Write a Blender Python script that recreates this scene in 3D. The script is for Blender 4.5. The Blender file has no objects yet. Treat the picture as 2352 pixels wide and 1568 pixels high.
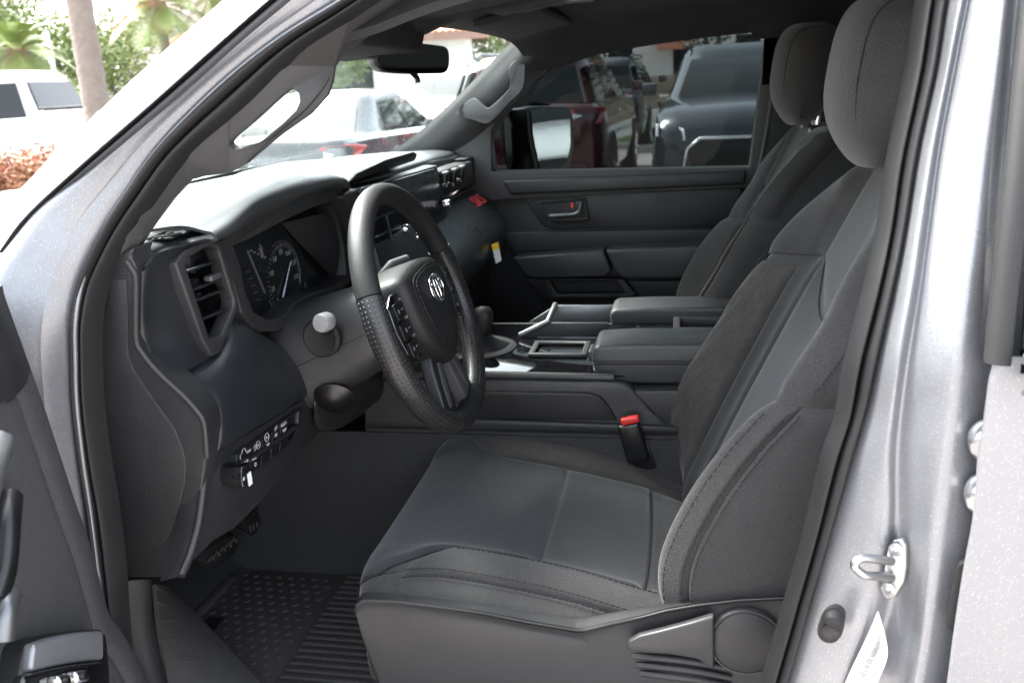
import bpy, bmesh, math, random
from mathutils import Vector, Matrix
random.seed(7)
rad = math.radians
V = Vector
# ---------------------------------------------------------------- camera, sky, sun, exposure
sc = bpy.context.scene
col = sc.collection
CAM = V((0, -1.659, 1.68)); FPX = 2014.0; W, H = 2352.0, 1568.0
YAW, PIT, ROL = rad(11.9), rad(16.8), rad(3.15)
Fv = V((-math.sin(YAW)*math.cos(PIT), math.cos(YAW)*math.cos(PIT), -math.sin(PIT)))
R0 = V((math.cos(YAW), math.sin(YAW), 0)); U0 = R0.cross(Fv)
Uv = U0*math.cos(ROL) + R0*math.sin(ROL); Rv = R0*math.cos(ROL) - U0*math.sin(ROL)
cd = bpy.data.cameras.new('camera'); cam = bpy.data.objects.new('camera', cd); col.objects.link(cam)
m4 = Matrix((Rv, Uv, -Fv)).transposed().to_4x4(); m4.translation = CAM; cam.matrix_world = m4
cd.sensor_width = 36; cd.lens = FPX/W*36; cd.clip_start = .02; cd.clip_end = 2000
cd.dof.use_dof = True; cd.dof.focus_distance = 1.22; cd.dof.aperture_fstop = 8.0
sc.camera = cam
wd = bpy.data.worlds.new('World'); sc.world = wd; wd.use_nodes = True
nt = wd.node_tree; bg = nt.nodes['Background']
SUN_EL, SUN_AZ = rad(54), rad(293)      # azimuth measured clockwise from +Y
sky = nt.nodes.new('ShaderNodeTexSky'); sky.sky_type = 'NISHITA'; sky.sun_disc = False
sky.sun_elevation = SUN_EL; sky.sun_rotation = SUN_AZ
sky.air_density = 1.0; sky.dust_density = 4.0; sky.ozone_density = 1.0
hs = nt.nodes.new('ShaderNodeHueSaturation'); hs.inputs['Saturation'].default_value = .35
nt.links.new(sky.outputs[0], hs.inputs['Color']); nt.links.new(hs.outputs[0], bg.inputs[0])
bg.inputs[1].default_value = .125
sl = bpy.data.lights.new('sun', 'SUN'); sl.energy = 1.8; sl.angle = rad(22); sl.color = (1, .97, .92)
sun = bpy.data.objects.new('sun', sl); col.objects.link(sun)
sd = V((math.sin(SUN_AZ)*math.cos(SUN_EL), math.cos(SUN_AZ)*math.cos(SUN_EL), math.sin(SUN_EL)))
sun.rotation_euler = sd.to_track_quat('Z', 'Y').to_euler(); sun.location = (0, -3, 6)
vs = sc.view_settings; vs.view_transform = 'Standard'; vs.look = 'None'; vs.gamma = 1; vs.exposure = 3.45
try: vs.use_curve_mapping = False
except Exception: pass
sc.render.engine = 'CYCLES'
sc.cycles.max_bounces = 12; sc.cycles.transparent_max_bounces = 24; sc.cycles.diffuse_bounces = 5
GZ = .15     # ground level

# ---------------------------------------------------------------- measuring helpers
def A(u, v, x=None, y=None, z=None, pl=None):
    """the point of the place seen at photo position (u, v) that lies at the given real x, y, z or plane"""
    D = Fv + Rv*((u-W/2)/FPX) - Uv*((v-H/2)/FPX)
    if x is not None: t = (x-CAM.x)/D.x
    elif y is not None: t = (y-CAM.y)/D.y
    elif z is not None: t = (z-CAM.z)/D.z
    else: t = (pl[0]-CAM).dot(pl[1])/D.dot(pl[1])
    return CAM + D*t
def yS(z): return -.83 if z < 1.45 else -.83+(z-1.45)*.275
def AS(u, v, dy=0.):
    """on the flank of the cab, which leans inward above the belt line"""
    y = -.8
    for i in range(6): q = A(u, v, y=y+dy); y = yS(q.z)
    return q
def LY(pts, y): return [A(p[0], p[1], y=(p[2] if len(p) > 2 else y)) for p in pts]
def LX(pts, x): return [A(p[0], p[1], x=(p[2] if len(p) > 2 else x)) for p in pts]
def LZ(pts, z): return [A(p[0], p[1], z=(p[2] if len(p) > 2 else z)) for p in pts]
def crp(a, b, c, d, t):
    return (b*2 + (c-a)*t + (a*2-b*5+c*4-d)*t*t + (b*3-a-c*3+d)*t*t*t)*.5
def cr(P, n, closed=False, lin=False):
    P = [V(p) for p in P]; m = len(P); out = []
    for i in range(n):
        s = i*m/n if closed else i*(m-1)/(n-1)
        k = int(s); f = s-k
        if not closed and k >= m-1: k = m-2; f = 1.0
        if closed: a, b, c, d = P[(k-1) % m], P[k % m], P[(k+1) % m], P[(k+2) % m]
        else:
            b, c = P[k], P[k+1]
            a = P[k-1] if k > 0 else b*2-c
            d = P[k+2] if k+2 < m else c*2-b
        out.append(b.lerp(c, f) if lin else crp(a, b, c, d, f))
    return out
def cr1(P, s):
    """value of a list of numbers at fractional index s"""
    m = len(P); s = max(0, min(m-1, s)); k = min(int(s), m-2); f = s-k
    b, c = P[k], P[k+1]; a = P[k-1] if k > 0 else 2*b-c; d = P[k+2] if k+2 < m else 2*c-b
    return crp(a, b, c, d, f)

# ---------------------------------------------------------------- materials
MT = {}
def mat(name, c, rough=.5, metal=0., bump=None, spec=.5, coat=0., sheen=0., var=None, emit=None, trans=None, coatr=.03):
    m = bpy.data.materials.new(name); m.use_nodes = True; t = m.node_tree; b = t.nodes['Principled BSDF']
    b.inputs['Base Color'].default_value = (*c, 1); b.inputs['Roughness'].default_value = rough
    b.inputs['Metallic'].default_value = metal; b.inputs['Specular IOR Level'].default_value = spec
    b.inputs['Coat Weight'].default_value = coat; b.inputs['Coat Roughness'].default_value = coatr
    b.inputs['Sheen Weight'].default_value = sheen; b.inputs['Sheen Roughness'].default_value = .4
    if emit: b.inputs['Emission Color'].default_value = (*emit[0], 1); b.inputs['Emission Strength'].default_value = emit[1]
    tc = t.nodes.new('ShaderNodeTexCoord')
    if rough > .2 and trans is None:
        rn = t.nodes.new('ShaderNodeTexNoise'); rn.inputs['Scale'].default_value = 14; rn.inputs['Detail'].default_value = 6
        t.links.new(tc.outputs['Object'], rn.inputs['Vector'])
        rr_ = t.nodes.new('ShaderNodeMapRange'); rr_.inputs[1].default_value = .3; rr_.inputs[2].default_value = .7
        rr_.inputs[3].default_value = max(.05, rough-.09); rr_.inputs[4].default_value = min(1, rough+.09)
        t.links.new(rn.outputs[0], rr_.inputs[0]); t.links.new(rr_.outputs[0], b.inputs['Roughness'])
    if var:   # (scale, amount, second colour)
        n = t.nodes.new('ShaderNodeTexNoise'); n.inputs['Scale'].default_value = var[0]; n.inputs['Detail'].default_value = 5
        t.links.new(tc.outputs['Object'], n.inputs['Vector'])
        r = t.nodes.new('ShaderNodeMapRange'); r.inputs[1].default_value = .5-.5*var[1]; r.inputs[2].default_value = .5+.5*var[1]
        t.links.new(n.outputs[0], r.inputs[0])
        x = t.nodes.new('ShaderNodeMix'); x.data_type = 'RGBA'
        x.inputs[6].default_value = (*c, 1); x.inputs[7].default_value = (*var[2], 1)
        t.links.new(r.outputs[0], x.inputs[0]); t.links.new(x.outputs[2], b.inputs['Base Color'])
    if bump:  # (kind, scale, strength, distance)
        k, s, st, di = bump[:4]
        if k == 'noise':
            n = t.nodes.new('ShaderNodeTexNoise'); n.inputs['Scale'].default_value = s; n.inputs['Detail'].default_value = 3; o = n.outputs[0]
        elif k == 'grain':
            n = t.nodes.new('ShaderNodeTexVoronoi'); n.inputs['Scale'].default_value = s; n.feature = 'SMOOTH_F1'; o = n.outputs[0]
        elif k == 'weave':
            n = t.nodes.new('ShaderNodeTexWave'); n.inputs['Scale'].default_value = s; n.bands_direction = 'DIAGONAL'
            n.inputs['Distortion'].default_value = 1.5; n.inputs['Detail'].default_value = 2; n.inputs['Detail Scale'].default_value = 4; o = n.outputs['Fac' if 'Fac' in n.outputs else 1]
        t.links.new(tc.outputs['Object'], n.inputs['Vector'])
        bp = t.nodes.new('ShaderNodeBump'); bp.inputs['Strength'].default_value = st; bp.inputs['Distance'].default_value = di
        t.links.new(o, bp.inputs['Height']); t.links.new(bp.outputs[0], b.inputs['Normal'])
    MT[name] = m
    return m
def glass(name, tint, f0=.03, rough=0.0):
    """a real pane: two faces, each lets tinted light through and mirrors by Fresnel"""
    m = bpy.data.materials.new(name); m.use_nodes = True; t = m.node_tree; t.nodes.clear()
    o = t.nodes.new('ShaderNodeOutputMaterial'); mx = t.nodes.new('ShaderNodeMixShader')
    lw = t.nodes.new('ShaderNodeLayerWeight'); lw.inputs[0].default_value = .5
    pw = t.nodes.new('ShaderNodeMath'); pw.operation = 'POWER'; pw.inputs[1].default_value = 5; t.links.new(lw.outputs['Facing'], pw.inputs[0])
    f = t.nodes.new('ShaderNodeMath'); f.operation = 'MULTIPLY_ADD'; f.inputs[1].default_value = .98; f.inputs[2].default_value = f0; t.links.new(pw.outputs[0], f.inputs[0])
    a = t.nodes.new('ShaderNodeBsdfTransparent'); a.inputs[0].default_value = (*tint, 1)
    g = t.nodes.new('ShaderNodeBsdfGlossy'); g.inputs['Roughness'].default_value = rough; g.inputs[0].default_value = (1, 1, 1, 1)
    t.links.new(f.outputs[0], mx.inputs[0]); t.links.new(a.outputs[0], mx.inputs[1]); t.links.new(g.outputs[0], mx.inputs[2])
    t.links.new(mx.outputs[0], o.inputs[0]); MT[name] = m
    return m
def flake(name, c, metal=.85, rough=.32):
    """metallic paint with glinting flakes under clear coat"""
    m = mat(name, c, rough, metal, coat=.35); t = m.node_tree; b = t.nodes['Principled BSDF']
    tc = [n for n in t.nodes if n.type == 'TEX_COORD'][0]
    v = t.nodes.new('ShaderNodeTexVoronoi'); v.inputs['Scale'].default_value = 1300
    t.links.new(tc.outputs['Object'], v.inputs['Vector'])
    g = t.nodes.new('ShaderNodeNewGeometry')
    s = t.nodes.new('ShaderNodeVectorMath'); s.operation = 'SUBTRACT'; s.inputs[1].default_value = (.5, .5, .5)
    t.links.new(v.outputs['Color'], s.inputs[0])
    sc_ = t.nodes.new('ShaderNodeVectorMath'); sc_.operation = 'SCALE'; sc_.inputs['Scale'].default_value = .16
    t.links.new(s.outputs[0], sc_.inputs[0])
    a = t.nodes.new('ShaderNodeVectorMath'); a.operation = 'ADD'
    t.links.new(sc_.outputs[0], a.inputs[0]); t.links.new(g.outputs['Normal'], a.inputs[1])
    n = t.nodes.new('ShaderNodeVectorMath'); n.operation = 'NORMALIZE'
    t.links.new(a.outputs[0], n.inputs[0]); t.links.new(n.outputs[0], b.inputs['Normal'])
    v2 = t.nodes.new('ShaderNodeTexVoronoi'); v2.inputs['Scale'].default_value = 1900; t.links.new(tc.outputs['Object'], v2.inputs['Vector'])
    sx = t.nodes.new('ShaderNodeSeparateColor'); t.links.new(v2.outputs['Color'], sx.inputs[0])
    gt = t.nodes.new('ShaderNodeMath'); gt.operation = 'GREATER_THAN'; gt.inputs[1].default_value = .982; t.links.new(sx.outputs[0], gt.inputs[0])
    mxf = t.nodes.new('ShaderNodeMix'); mxf.data_type = 'RGBA'; mxf.inputs[6].default_value = (*c, 1); mxf.inputs[7].default_value = (.46, .47, .49, 1)  # glints of the flakes painted into the base colour as pale cells
    t.links.new(gt.outputs[0], mxf.inputs[0]); t.links.new(mxf.outputs[2], b.inputs['Base Color'])
    return m
flake('silver', (.215, .222, .235), .55, .40)
mat('rubber', (.0135, .0135, .0140), .6, spec=.35, bump=('noise', 300, .15, .001))
mat('blacktrim', (0.0058, 0.0058, 0.0064), .35)
mat('gloss', (.006, .006, .007), .06, coat=.5)
mat('garnish', (.055, .056, .060), .6, spec=.3)
mat('plastic', (0.0163, 0.0163, 0.0174), .46, bump=('grain', 640, .4, .0009))
mat('door_plastic_lit', (.048, .048, .050), .5, bump=('grain', 420, .5, .0012))  # interior plastic again, paler: light on the open door painted into the colour
mat('plastic_fine', (0.0160, 0.0160, 0.0170), .5, bump=('noise', 1600, .25, .0003))
mat('plastic_mid', (0.0216, 0.0216, 0.0229), .5, bump=('noise', 1400, .25, .0003))
mat('plastic_smooth', (0.0116, 0.0128, 0.0153), .42, bump=('noise', 900, .12, .0003))
mat('pillartrim', (.041, .0405, .0405), .62, bump=('noise', 900, .3, .0006))
mat('headliner', (0.0186, 0.0190, 0.0193), .9, bump=('noise', 900, .3, .0006))
mat('knee', (0.0106, 0.0123, 0.0150), .38, bump=('noise', 420, .3, .0008))
mat('dashtop', (.022, .023, .024), .40, bump=('grain', 420, .25, .0005))
mat('fabric', (0.0377, 0.0364, 0.0361), .95, sheen=.25, bump=('grain', 560, .7, .0016), var=(480, .35, (0.0215, 0.0208, 0.0211)))
mat('fabric_insert', (0.0306, 0.0322, 0.0338), .92, sheen=.25, bump=('grain', 600, .6, .0013), var=(480, .35, (0.0182, 0.0194, 0.0205)))
mat('fabric_emboss', (0.0388, 0.0360, 0.0336), .95, sheen=.25, bump=('noise', 75, .6, .005), var=(420, .5, (0.0256, 0.0237, 0.0223)))
mat('thread', (.004, .004, .0042), .8)
mat('leather', (.0130, .0130, .0136), .38, bump=('grain', 380, .5, .0012))
mat('leather_fine', (.0125, .0125, .0130), .55, spec=.35, bump=('grain', 520, .35, .0008))
mat('console_pad', (0.0290, 0.0311, 0.0326), .45, bump=('grain', 700, .25, .0005))
mat('glove_pad', (.030, .033, .035), .36, bump=('grain', 700, .2, .0004))
mat('carpet', (.036, .036, .037), 1.0, spec=.1, bump=('noise', 420, 1.0, .004), var=(300, .5, (.060, .060, .061)))
mat('matrubber', (.052, .050, .048), .85, spec=.25, bump=('noise', 500, .2, .0006), var=(45, .6, (.070, .067, .064)))
mat('chrome', (.75, .75, .76), .12, 1.0)
mat('zinc', (.38, .385, .39), .36, 1.0)
mat('satin', (.16, .165, .17), .42, .8)
mat('screen', (.006, .008, .011), .3, spec=.3)
mat('gauge', (.008, .009, .010), .25)
mat('print', (.32, .32, .32), .6)
mat('printdim', (.11, .115, .125), .6)
mat('needle', (.42, .42, .52), .5)
mat('red', (.62, .03, .025), .4)
mat('redprint', (.65, .06, .07), .5)
mat('yellow', (.75, .50, .02), .6)
mat('paper', (.70, .70, .70), .6)
mat('ink', (.02, .02, .02), .6)
mat('stalkend_lit', (0.1760, 0.1760, 0.1760), .55)  # paler than the stalk: light falling on its end painted into the colour
mat('mirrorglass', (.80, .82, .82), .01, 1.0)
mat('rearmirror', (.13, .14, .145), .04, 1.0)
glass('windshield_glass', (.925, .965, .95))
glass('tint_glass', (.265, .29, .29), .003)
glass('dark_glass', (.16, .17, .17), .012)

# ---------------------------------------------------------------- mesh helpers
ROOT = None
def link(o, par=None, m=None):
    col.objects.link(o)
    if m: o.data.materials.append(MT[m] if isinstance(m, str) else m)
    if par is not None:
        o.parent = par
        r = par
        while r.parent is not None: r = r.parent
        if par is r: o.matrix_parent_inverse = Matrix.Translation(r.location).inverted() if not r.get('_rot') else Matrix()
    return o
def bmobj(name, bm, m, par=None, smooth=38):
    bmesh.ops.recalc_face_normals(bm, faces=bm.faces[:])
    me = bpy.data.meshes.new(name); bm.to_mesh(me); bm.free()
    if smooth is not None and len(me.polygons):
        me.shade_smooth(); me.set_sharp_from_angle(angle=rad(smooth))
    return link(bpy.data.objects.new(name, me), par, m)
def mk(name, vs_, fs, m, par=None, smooth=38):
    bm = bmesh.new(); vv = [bm.verts.new(v) for v in vs_]
    for f in fs:
        try: bm.faces.new([vv[i] for i in f])
        except ValueError: pass
    return bmobj(name, bm, m, par, smooth)
def gridbm(rows, th=0., closed_u=False, bm=None):
    bm = bm or bmesh.new(); vv = [[bm.verts.new(p) for p in r] for r in rows]; fs = []
    for i in range(len(rows)-1):
        n = len(rows[i])
        for j in range(n if closed_u else n-1):
            fs.append(bm.faces.new((vv[i][j], vv[i][(j+1) % n], vv[i+1][(j+1) % n], vv[i+1][j])))
    if th:
        bmesh.ops.recalc_face_normals(bm, faces=fs)
        bmesh.ops.solidify(bm, geom=fs, thickness=th)
    return bm
def surf(name, rows, m, par=None, nu=24, nv=24, th=.004, lin=(False, False), smooth=38):
    """rows of control points -> smooth sheet with thickness; nu along a row, nv across rows"""
    r1 = [cr(r, nu, lin=lin[0]) for r in rows]
    c1 = [cr([r[j] for r in r1], nv, lin=lin[1]) for j in range(nu)]
    g = [[c1[j][i] for j in range(nu)] for i in range(nv)]
    return bmobj(name, gridbm(g, th), m, par, smooth)
def bevel(bm, off, seg=2, ang=25):
    if not off: return
    bm.normal_update()
    es = [e for e in bm.edges if len(e.link_faces) == 2 and e.calc_face_angle(0) > rad(ang)]
    if es: bmesh.ops.bevel(bm, geom=es, offset=off, segments=seg, affect='EDGES', profile=.5, clamp_overlap=True)
def slab(name, loop, vec, m, par=None, bev=.003, seg=2, holes=(), smooth=38):
    bm = bmesh.new(); vec = V(vec)
    if not holes:
        f = bm.faces.new([bm.verts.new(p) for p in loop]); fs = [f]
    else:
        es = []
        for L in [loop]+list(holes):
            vv = [bm.verts.new(p) for p in L]
            for i in range(len(vv)): es.append(bm.edges.new((vv[i], vv[(i+1) % len(vv)])))
        fs = [g for g in bmesh.ops.triangle_fill(bm, edges=es, use_beauty=True)['geom'] if isinstance(g, bmesh.types.BMFace)]
    r = bmesh.ops.extrude_face_region(bm, geom=fs)
    bmesh.ops.translate(bm, vec=vec, verts=[g for g in r['geom'] if isinstance(g, bmesh.types.BMVert)])
    bmesh.ops.recalc_face_normals(bm, faces=bm.faces[:])
    bevel(bm, bev, seg)
    return bmobj(name, bm, m, par, smooth)
def boxbm(bm, c, s, rot=None, bev=0, seg=2):
    b2 = bmesh.new(); bmesh.ops.create_cube(b2, size=1)
    bmesh.ops.scale(b2, vec=V(s), verts=b2.verts[:]); bevel(b2, bev, seg)
    M_ = Matrix.Translation(V(c)) @ (rot.to_4x4() if rot is not None else Matrix())
    bmesh.ops.transform(b2, matrix=M_, verts=b2.verts[:])
    me = bpy.data.meshes.new('tmp'); b2.to_mesh(me); b2.free(); bm.from_mesh(me); bpy.data.meshes.remove(me)
def box(name, c, s, m, par=None, rot=None, bev=.003, seg=2):
    bm = bmesh.new(); boxbm(bm, c, s, rot, bev, seg); return bmobj(name, bm, m, par)
def tubebm(bm, pts, r, n=10, closed=False, cap=True):
    pts = [V(p) for p in pts]; N = len(pts); rings = []; up = None
    for i, p in enumerate(pts):
        if closed: t = (pts[(i+1) % N]-pts[i-1]).normalized()
        else: t = (pts[min(i+1, N-1)]-pts[max(i-1, 0)]).normalized()
        if up is None:
            up = V((0, 0, 1)) if abs(t.z) < .9 else V((1, 0, 0))
        a = t.cross(up)
        if a.length < 1e-6: a = t.orthogonal()
        a.normalize(); b = a.cross(t).normalized(); up = b
        rr = r[i] if isinstance(r, (list, tuple)) else r
        ra, rb = rr if isinstance(rr, (list, tuple)) else (rr, rr)
        rings.append([bm.verts.new(p + a*(ra*math.cos(2*math.pi*k/n)) + b*(rb*math.sin(2*math.pi*k/n))) for k in range(n)])
    for i in range(N if closed else N-1):
        A_, B_ = rings[i], rings[(i+1) % N]
        for k in range(n): bm.faces.new((A_[k], A_[(k+1) % n], B_[(k+1) % n], B_[k]))
    if cap and not closed:
        bm.faces.new(rings[0][::-1]); bm.faces.new(rings[-1])
def tube(name, pts, r, m, par=None, n=10, closed=False, smooth=50):
    bm = bmesh.new(); tubebm(bm, pts, r, n, closed); return bmobj(name, bm, m, par, smooth)
def lathebm(bm, prof, o, d, n=28, cap=True):
    d = V(d).normalized(); a = d.orthogonal().normalized(); b = d.cross(a); o = V(o); rings = []
    for r, h in prof:
        rings.append([bm.verts.new(o + d*h + a*(r*math.cos(2*math.pi*k/n)) + b*(r*math.sin(2*math.pi*k/n))) for k in range(n)])
    for i in range(len(rings)-1):
        for k in range(n): bm.faces.new((rings[i][k], rings[i][(k+1) % n], rings[i+1][(k+1) % n], rings[i+1][k]))
    if cap: bm.faces.new(rings[0][::-1]); bm.faces.new(rings[-1])
def lathe(name, prof, o, d, m, par=None, n=28, smooth=38):
    bm = bmesh.new(); lathebm(bm, prof, o, d, n); return bmobj(name, bm, m, par, smooth)
def text(name, body, o, xd, yd, size, m, par=None, depth=.0004, sx=1.):
    cu = bpy.data.curves.new(name, 'FONT'); cu.body = body; cu.size = size; cu.extrude = depth; cu.align_x = 'CENTER'; cu.align_y = 'CENTER'
    cu.resolution_u = 2
    ob = bpy.data.objects.new(name, cu); col.objects.link(ob)
    me = bpy.data.meshes.new_from_object(ob.evaluated_get(bpy.context.evaluated_depsgraph_get()))
    bpy.data.objects.remove(ob); bpy.data.curves.remove(cu)
    x = V(xd).normalized(); z = x.cross(V(yd)).normalized(); y = z.cross(x)
    M_ = Matrix((x*sx, y, z)).transposed().to_4x4(); M_.translation = V(o); me.transform(M_)
    me.materials.clear()
    o2 = bpy.data.objects.new(name, me); return link(o2, par, m)
def empty(name, loc):
    o = bpy.data.objects.new(name, None); o.location = loc; o.empty_display_size = .2; col.objects.link(o); return o
def tag(o, label, cat, group=None):
    o['label'] = label; o['category'] = cat
    if group: o['group'] = group
    return o
def struct(o): o['kind'] = 'structure'; return o
def stitch(name, pts, par, m='thread', dash=.0044, gap=.0026, r=.0009, n=240):
    """a row of stitches along a curve"""
    P = cr(pts, n); bm = bmesh.new(); acc = 0; on = None
    for i in range(n-1):
        acc += (P[i+1]-P[i]).length
        if on is None: on = P[i]
        if acc >= dash:
            tubebm(bm, [on, P[i+1]], r, 5); on = None; acc = -gap
        if acc < 0: on = None
    o = bmobj(name, bm, m, par); o['kind'] = 'stuff'; return o

# ================================================================ THE TRUCK
TR = empty('pickup_truck', (0, 0, GZ))
tag(TR, 'silver pickup truck with its driver door open showing a dark grey cloth cabin', 'truck')
# ---- front glass: edge rail (driver side) and outward bulge
ws_edge = [(1.47, -.79, .835), (1.528, -.738, .835), (1.565, -.704, .826), (1.616, -.634, .813), (1.672, -.553, .799), (1.719, -.488, .786), (1.767, -.420, .773), (1.81, -.36, .762)]
ws_in = [(1.47, -.965, .715), (1.528, -.885, .706), (1.574, -.820, .700), (1.63, -.750, .690), (1.666, -.700, .681), (1.705, -.646, .672), (1.773, -.545, .655), (1.81, -.49, .648)]
rows = []
for (ze, xe, ye), (zi, xi, yi) in zip(ws_edge, ws_in):
    half = [V((xe, -ye, ze)), V((xi, -yi, zi)), V((xi-.11, -.42, zi-.005)), V((xi-.165, -.15, zi-.01))]
    rows.append(half + [V((p.x, -p.y, p.z)) for p in half[::-1]])
surf('windshield', rows, 'windshield_glass', TR, nu=60, nv=24, th=.005)
# ---- driver side front pillar: painted skin, mouldings, seals
def rail(pts, dy): return [AS(u, v, dy) for u, v in pts]
def par_y(pts): return [A(u, v, y=y) for u, v, y in pts]
r0 = rail([(0, 575), (62, 492), (191, 373), (345, 239), (475, 123), (615, 0), (740, -105)], -.03)
r1 = rail([(12, 577), (75, 494), (204, 375), (358, 241), (488, 125), (628, 2), (752, -103)], -.030)
r2 = rail([(20, 610), (108, 474), (208, 390), (308, 308), (430, 205), (561, 89), (667, 0), (780, -95)], -.026)
surf('windshield_moulding', [[p+V((-.001, .006, 0)) for p in r0], [p+V((.002, -.002, .0)) for p in r0], [(a+b)/2+V((0, -.006, 0)) for a, b in zip(r0, r1)], [p+V((0, -.003, 0)) for p in r1], [p+V((.004, .012, 0)) for p in r1]], 'blacktrim', TR, nu=40, nv=14, th=.004)
r1s = cr(r1, 8)
surf('pillar_garnish', [[p+V((-.004, .006, 0)) for p in r1s], [(a*.5+b*.5)+V((0, -.004, 0)) for a, b in zip(r1s, cr(r2, 8))], cr(r2, 8), [p+V((.006, .02, 0)) for p in cr(r2, 8)]], 'garnish', TR, nu=40, nv=14, th=.004)
# painted pillar + fender jamb
s_in = [(776, 7), (643, 89), (513, 191), (376, 328), (294, 441), (246, 517), (212, 585), (185, 654), (171, 739), (171, 825), (174, 927), (188, 1053), (205, 1169), (222, 1306), (240, 1440), (262, 1600)]
s_out = [(667, -10), (561, 83), (430, 199), (308, 301), (208, 384), (108, 468), (40, 560), (-20, 650), (-60, 739), (-70, 825), (-60, 927), (-30, 1053), (0, 1169), (20, 1306), (50, 1440), (80, 1600)]
s_mid = [(725, 2), (605, 88), (475, 196), (345, 316), (256, 418), (190, 500), (150, 580), (118, 654), (100, 739), (98, 825), (106, 927), (118, 1053), (130, 1169), (146, 1306), (170, 1440), (195, 1600)]
K = len(s_in)
ri = [AS(u+14, v+4, .002) for u, v in s_in]; rfl = [AS(u+1, v, -.010) for u, v in s_in]
rm = [AS(u, v, -.013 - .026*min(1, max(0, (i-4)/5))) for i, (u, v) in enumerate(s_mid)]
ro = [AS(u, v, -.024 - .050*min(1, max(0, (i-4)/5))) for i, (u, v) in enumerate(s_out)]
top = lambda L: [L[0]*2-L[1]]+L
ri, rm, ro = top(ri), top(rm), top(ro)
q1 = [a.lerp(b, .5)+V((0, -.003, 0)) for a, b in zip(ri, rm)]
q2 = [a.lerp(b, .5)+V((0, -.003, 0)) for a, b in zip(rm, ro)]
surf('door_jamb', [[p+V((.004, .03, 0)) for p in ri], [p+V((.001, .006, 0)) for p in ri], ri, q1, rm, [p+V((-.004, -.003, 0)) for p in rm], q2, ro, [p+V((-.03, .02, 0)) for p in ro]], 'silver', TR, nu=90, nv=48, th=.003)
# hem flange bright edge of the jamb
tube('jamb_flange', cr(top(rfl), 80), .0032, 'silver', TR, n=8)
# rubber seals (double rib)
def seal(name, L, R, n=90):
    m_ = len(L)
    rows_ = []
    for f, b in ((-.02, .012), (.0, -.004), (.14, -.013), (.30, -.015), (.42, -.010), (.48, .002), (.54, -.008), (.66, -.014), (.82, -.013), (.97, -.004), (1.03, .012)):
        rows_.append([a.lerp(c, f)+V((0, b, 0)) for a, c in zip(L, R)])
    return surf(name, rows_, 'rubber', TR, nu=n, nv=44, th=.004)
s_sr = [(804, 41), (676, 128), (556, 243), (427, 356), (352, 455), (300, 530), (262, 600), (236, 660), (221, 739), (220, 825), (224, 927), (240, 1053), (260, 1169), (276, 1306), (286, 1440), (300, 1600)]
ri_ = [AS(u, v, -.004) for u, v in s_in]; rs = [AS(u, v, .012) for u, v in s_sr]
seal('door_seal', top(ri_), top(rs))
# inner pillar trim with the grab-handle opening
def TP(u, v, k): return AS(u, v, k)
tl = [(250, 592, .010), (280, 556, .010), (316, 511, .012), (346, 444, .014), (418, 352, .014), (526, 259, .015), (644, 150, .016), (804, 38, .016), (900, -30, .016)]
tr_ = [(930, 20, .09), (870, 62, .09), (804, 109, .085), (783, 127, .08), (768, 154, .075), (764, 185, .07), (752, 219, .065), (711, 263, .06), (643, 311, .06), (564, 378, .06), (527, 398, .06), (469, 405, .055), (431, 416, .05), (386, 465, .045), (345, 520, .04), (326, 548, .035), (300, 590, .03)]
loop = [TP(*p) for p in tl+tr_]
hole = [TP(*p) for p in [(524, 331, .04), (537, 316, .036), (580, 280, .034), (626, 239, .034), (660, 208, .036), (673, 203, .04), (686, 214, .044), (689, 232, .046), (681, 254, .048), (650, 284, .05), (610, 317, .05), (581, 338, .05), (560, 346, .048), (538, 345, .044)]]
pt = slab('pillar_trim', loop, (-.012, .035, 0), 'pillartrim', TR, bev=.006, seg=3, holes=[hole])
tube('trim_seam', cr([TP(*p) for p in [(568, 372, .055), (640, 305, .053), (700, 255, .053), (742, 205, .058), (757, 178, .06)]], 30), .0006, 'thread', TR, n=5)
# little trim lip between seal and end panel at its foot
# ---- B-pillar on the right
b_sl = [(2150, -200), (2109, 0), (2082, 171), (2040, 376), (2020, 517), (1989, 661), (1941, 842), (1921, 962), (1890, 1053), (1849, 1224), (1808, 1374), (1753, 1566), (1700, 1750)]
b_sr = [(2215, -200), (2174, 0), (2150, 154), (2109, 342), (2078, 533), (2054, 654), (2020, 808), (1993, 927), (1958, 1050), (1917, 1196), (1866, 1374), (1811, 1566), (1755, 1750)]
L = [AS(u, v, .004) for u, v in b_sl]; R = [AS(u, v, -.012) for u, v in b_sr]
seal('door_seal', L, R)
b1 = [(2250, -200), (2205, 0), (2172, 171), (2138, 342), (2108, 533), (2090, 654), (2060, 820), (2044, 940), (2030, 1050), (2026, 1196), (1990, 1374), (1930, 1566), (1880, 1750)]
b2 = [(2268, -200), (2224, 0), (2190, 171), (2158, 342), (2132, 533), (2115, 654), (2088, 820), (2072, 940), (2062, 1050), (2060, 1196), (2050, 1374), (2000, 1566), (1950, 1750)]
b3 = [(2285, -200), (2244, 0), (2212, 171), (2180, 342), (2155, 533), (2140, 654), (2122, 820), (2112, 940), (2104, 1050), (2104, 1196), (2098, 1374), (2070, 1566), (2020, 1750)]
b4 = [(2330, -200), (2305, 0), (2285, 171), (2262, 342), (2240, 533), (2222, 654), (2202, 820), (2190, 940), (2176, 1050), (2160, 1196), (2140, 1374), (2110, 1566), (2060, 1750)]
b5 = [(2370, -200), (2348, 0), (2335, 171), (2322, 342), (2310, 533), (2298, 654), (2285, 820), (2280, 940), (2276, 1050), (2268, 1196), (2245, 1374), (2210, 1566), (2170, 1750)]
Q = lambda P, dy: [AS(u, v, dy) for u, v in P]
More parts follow.
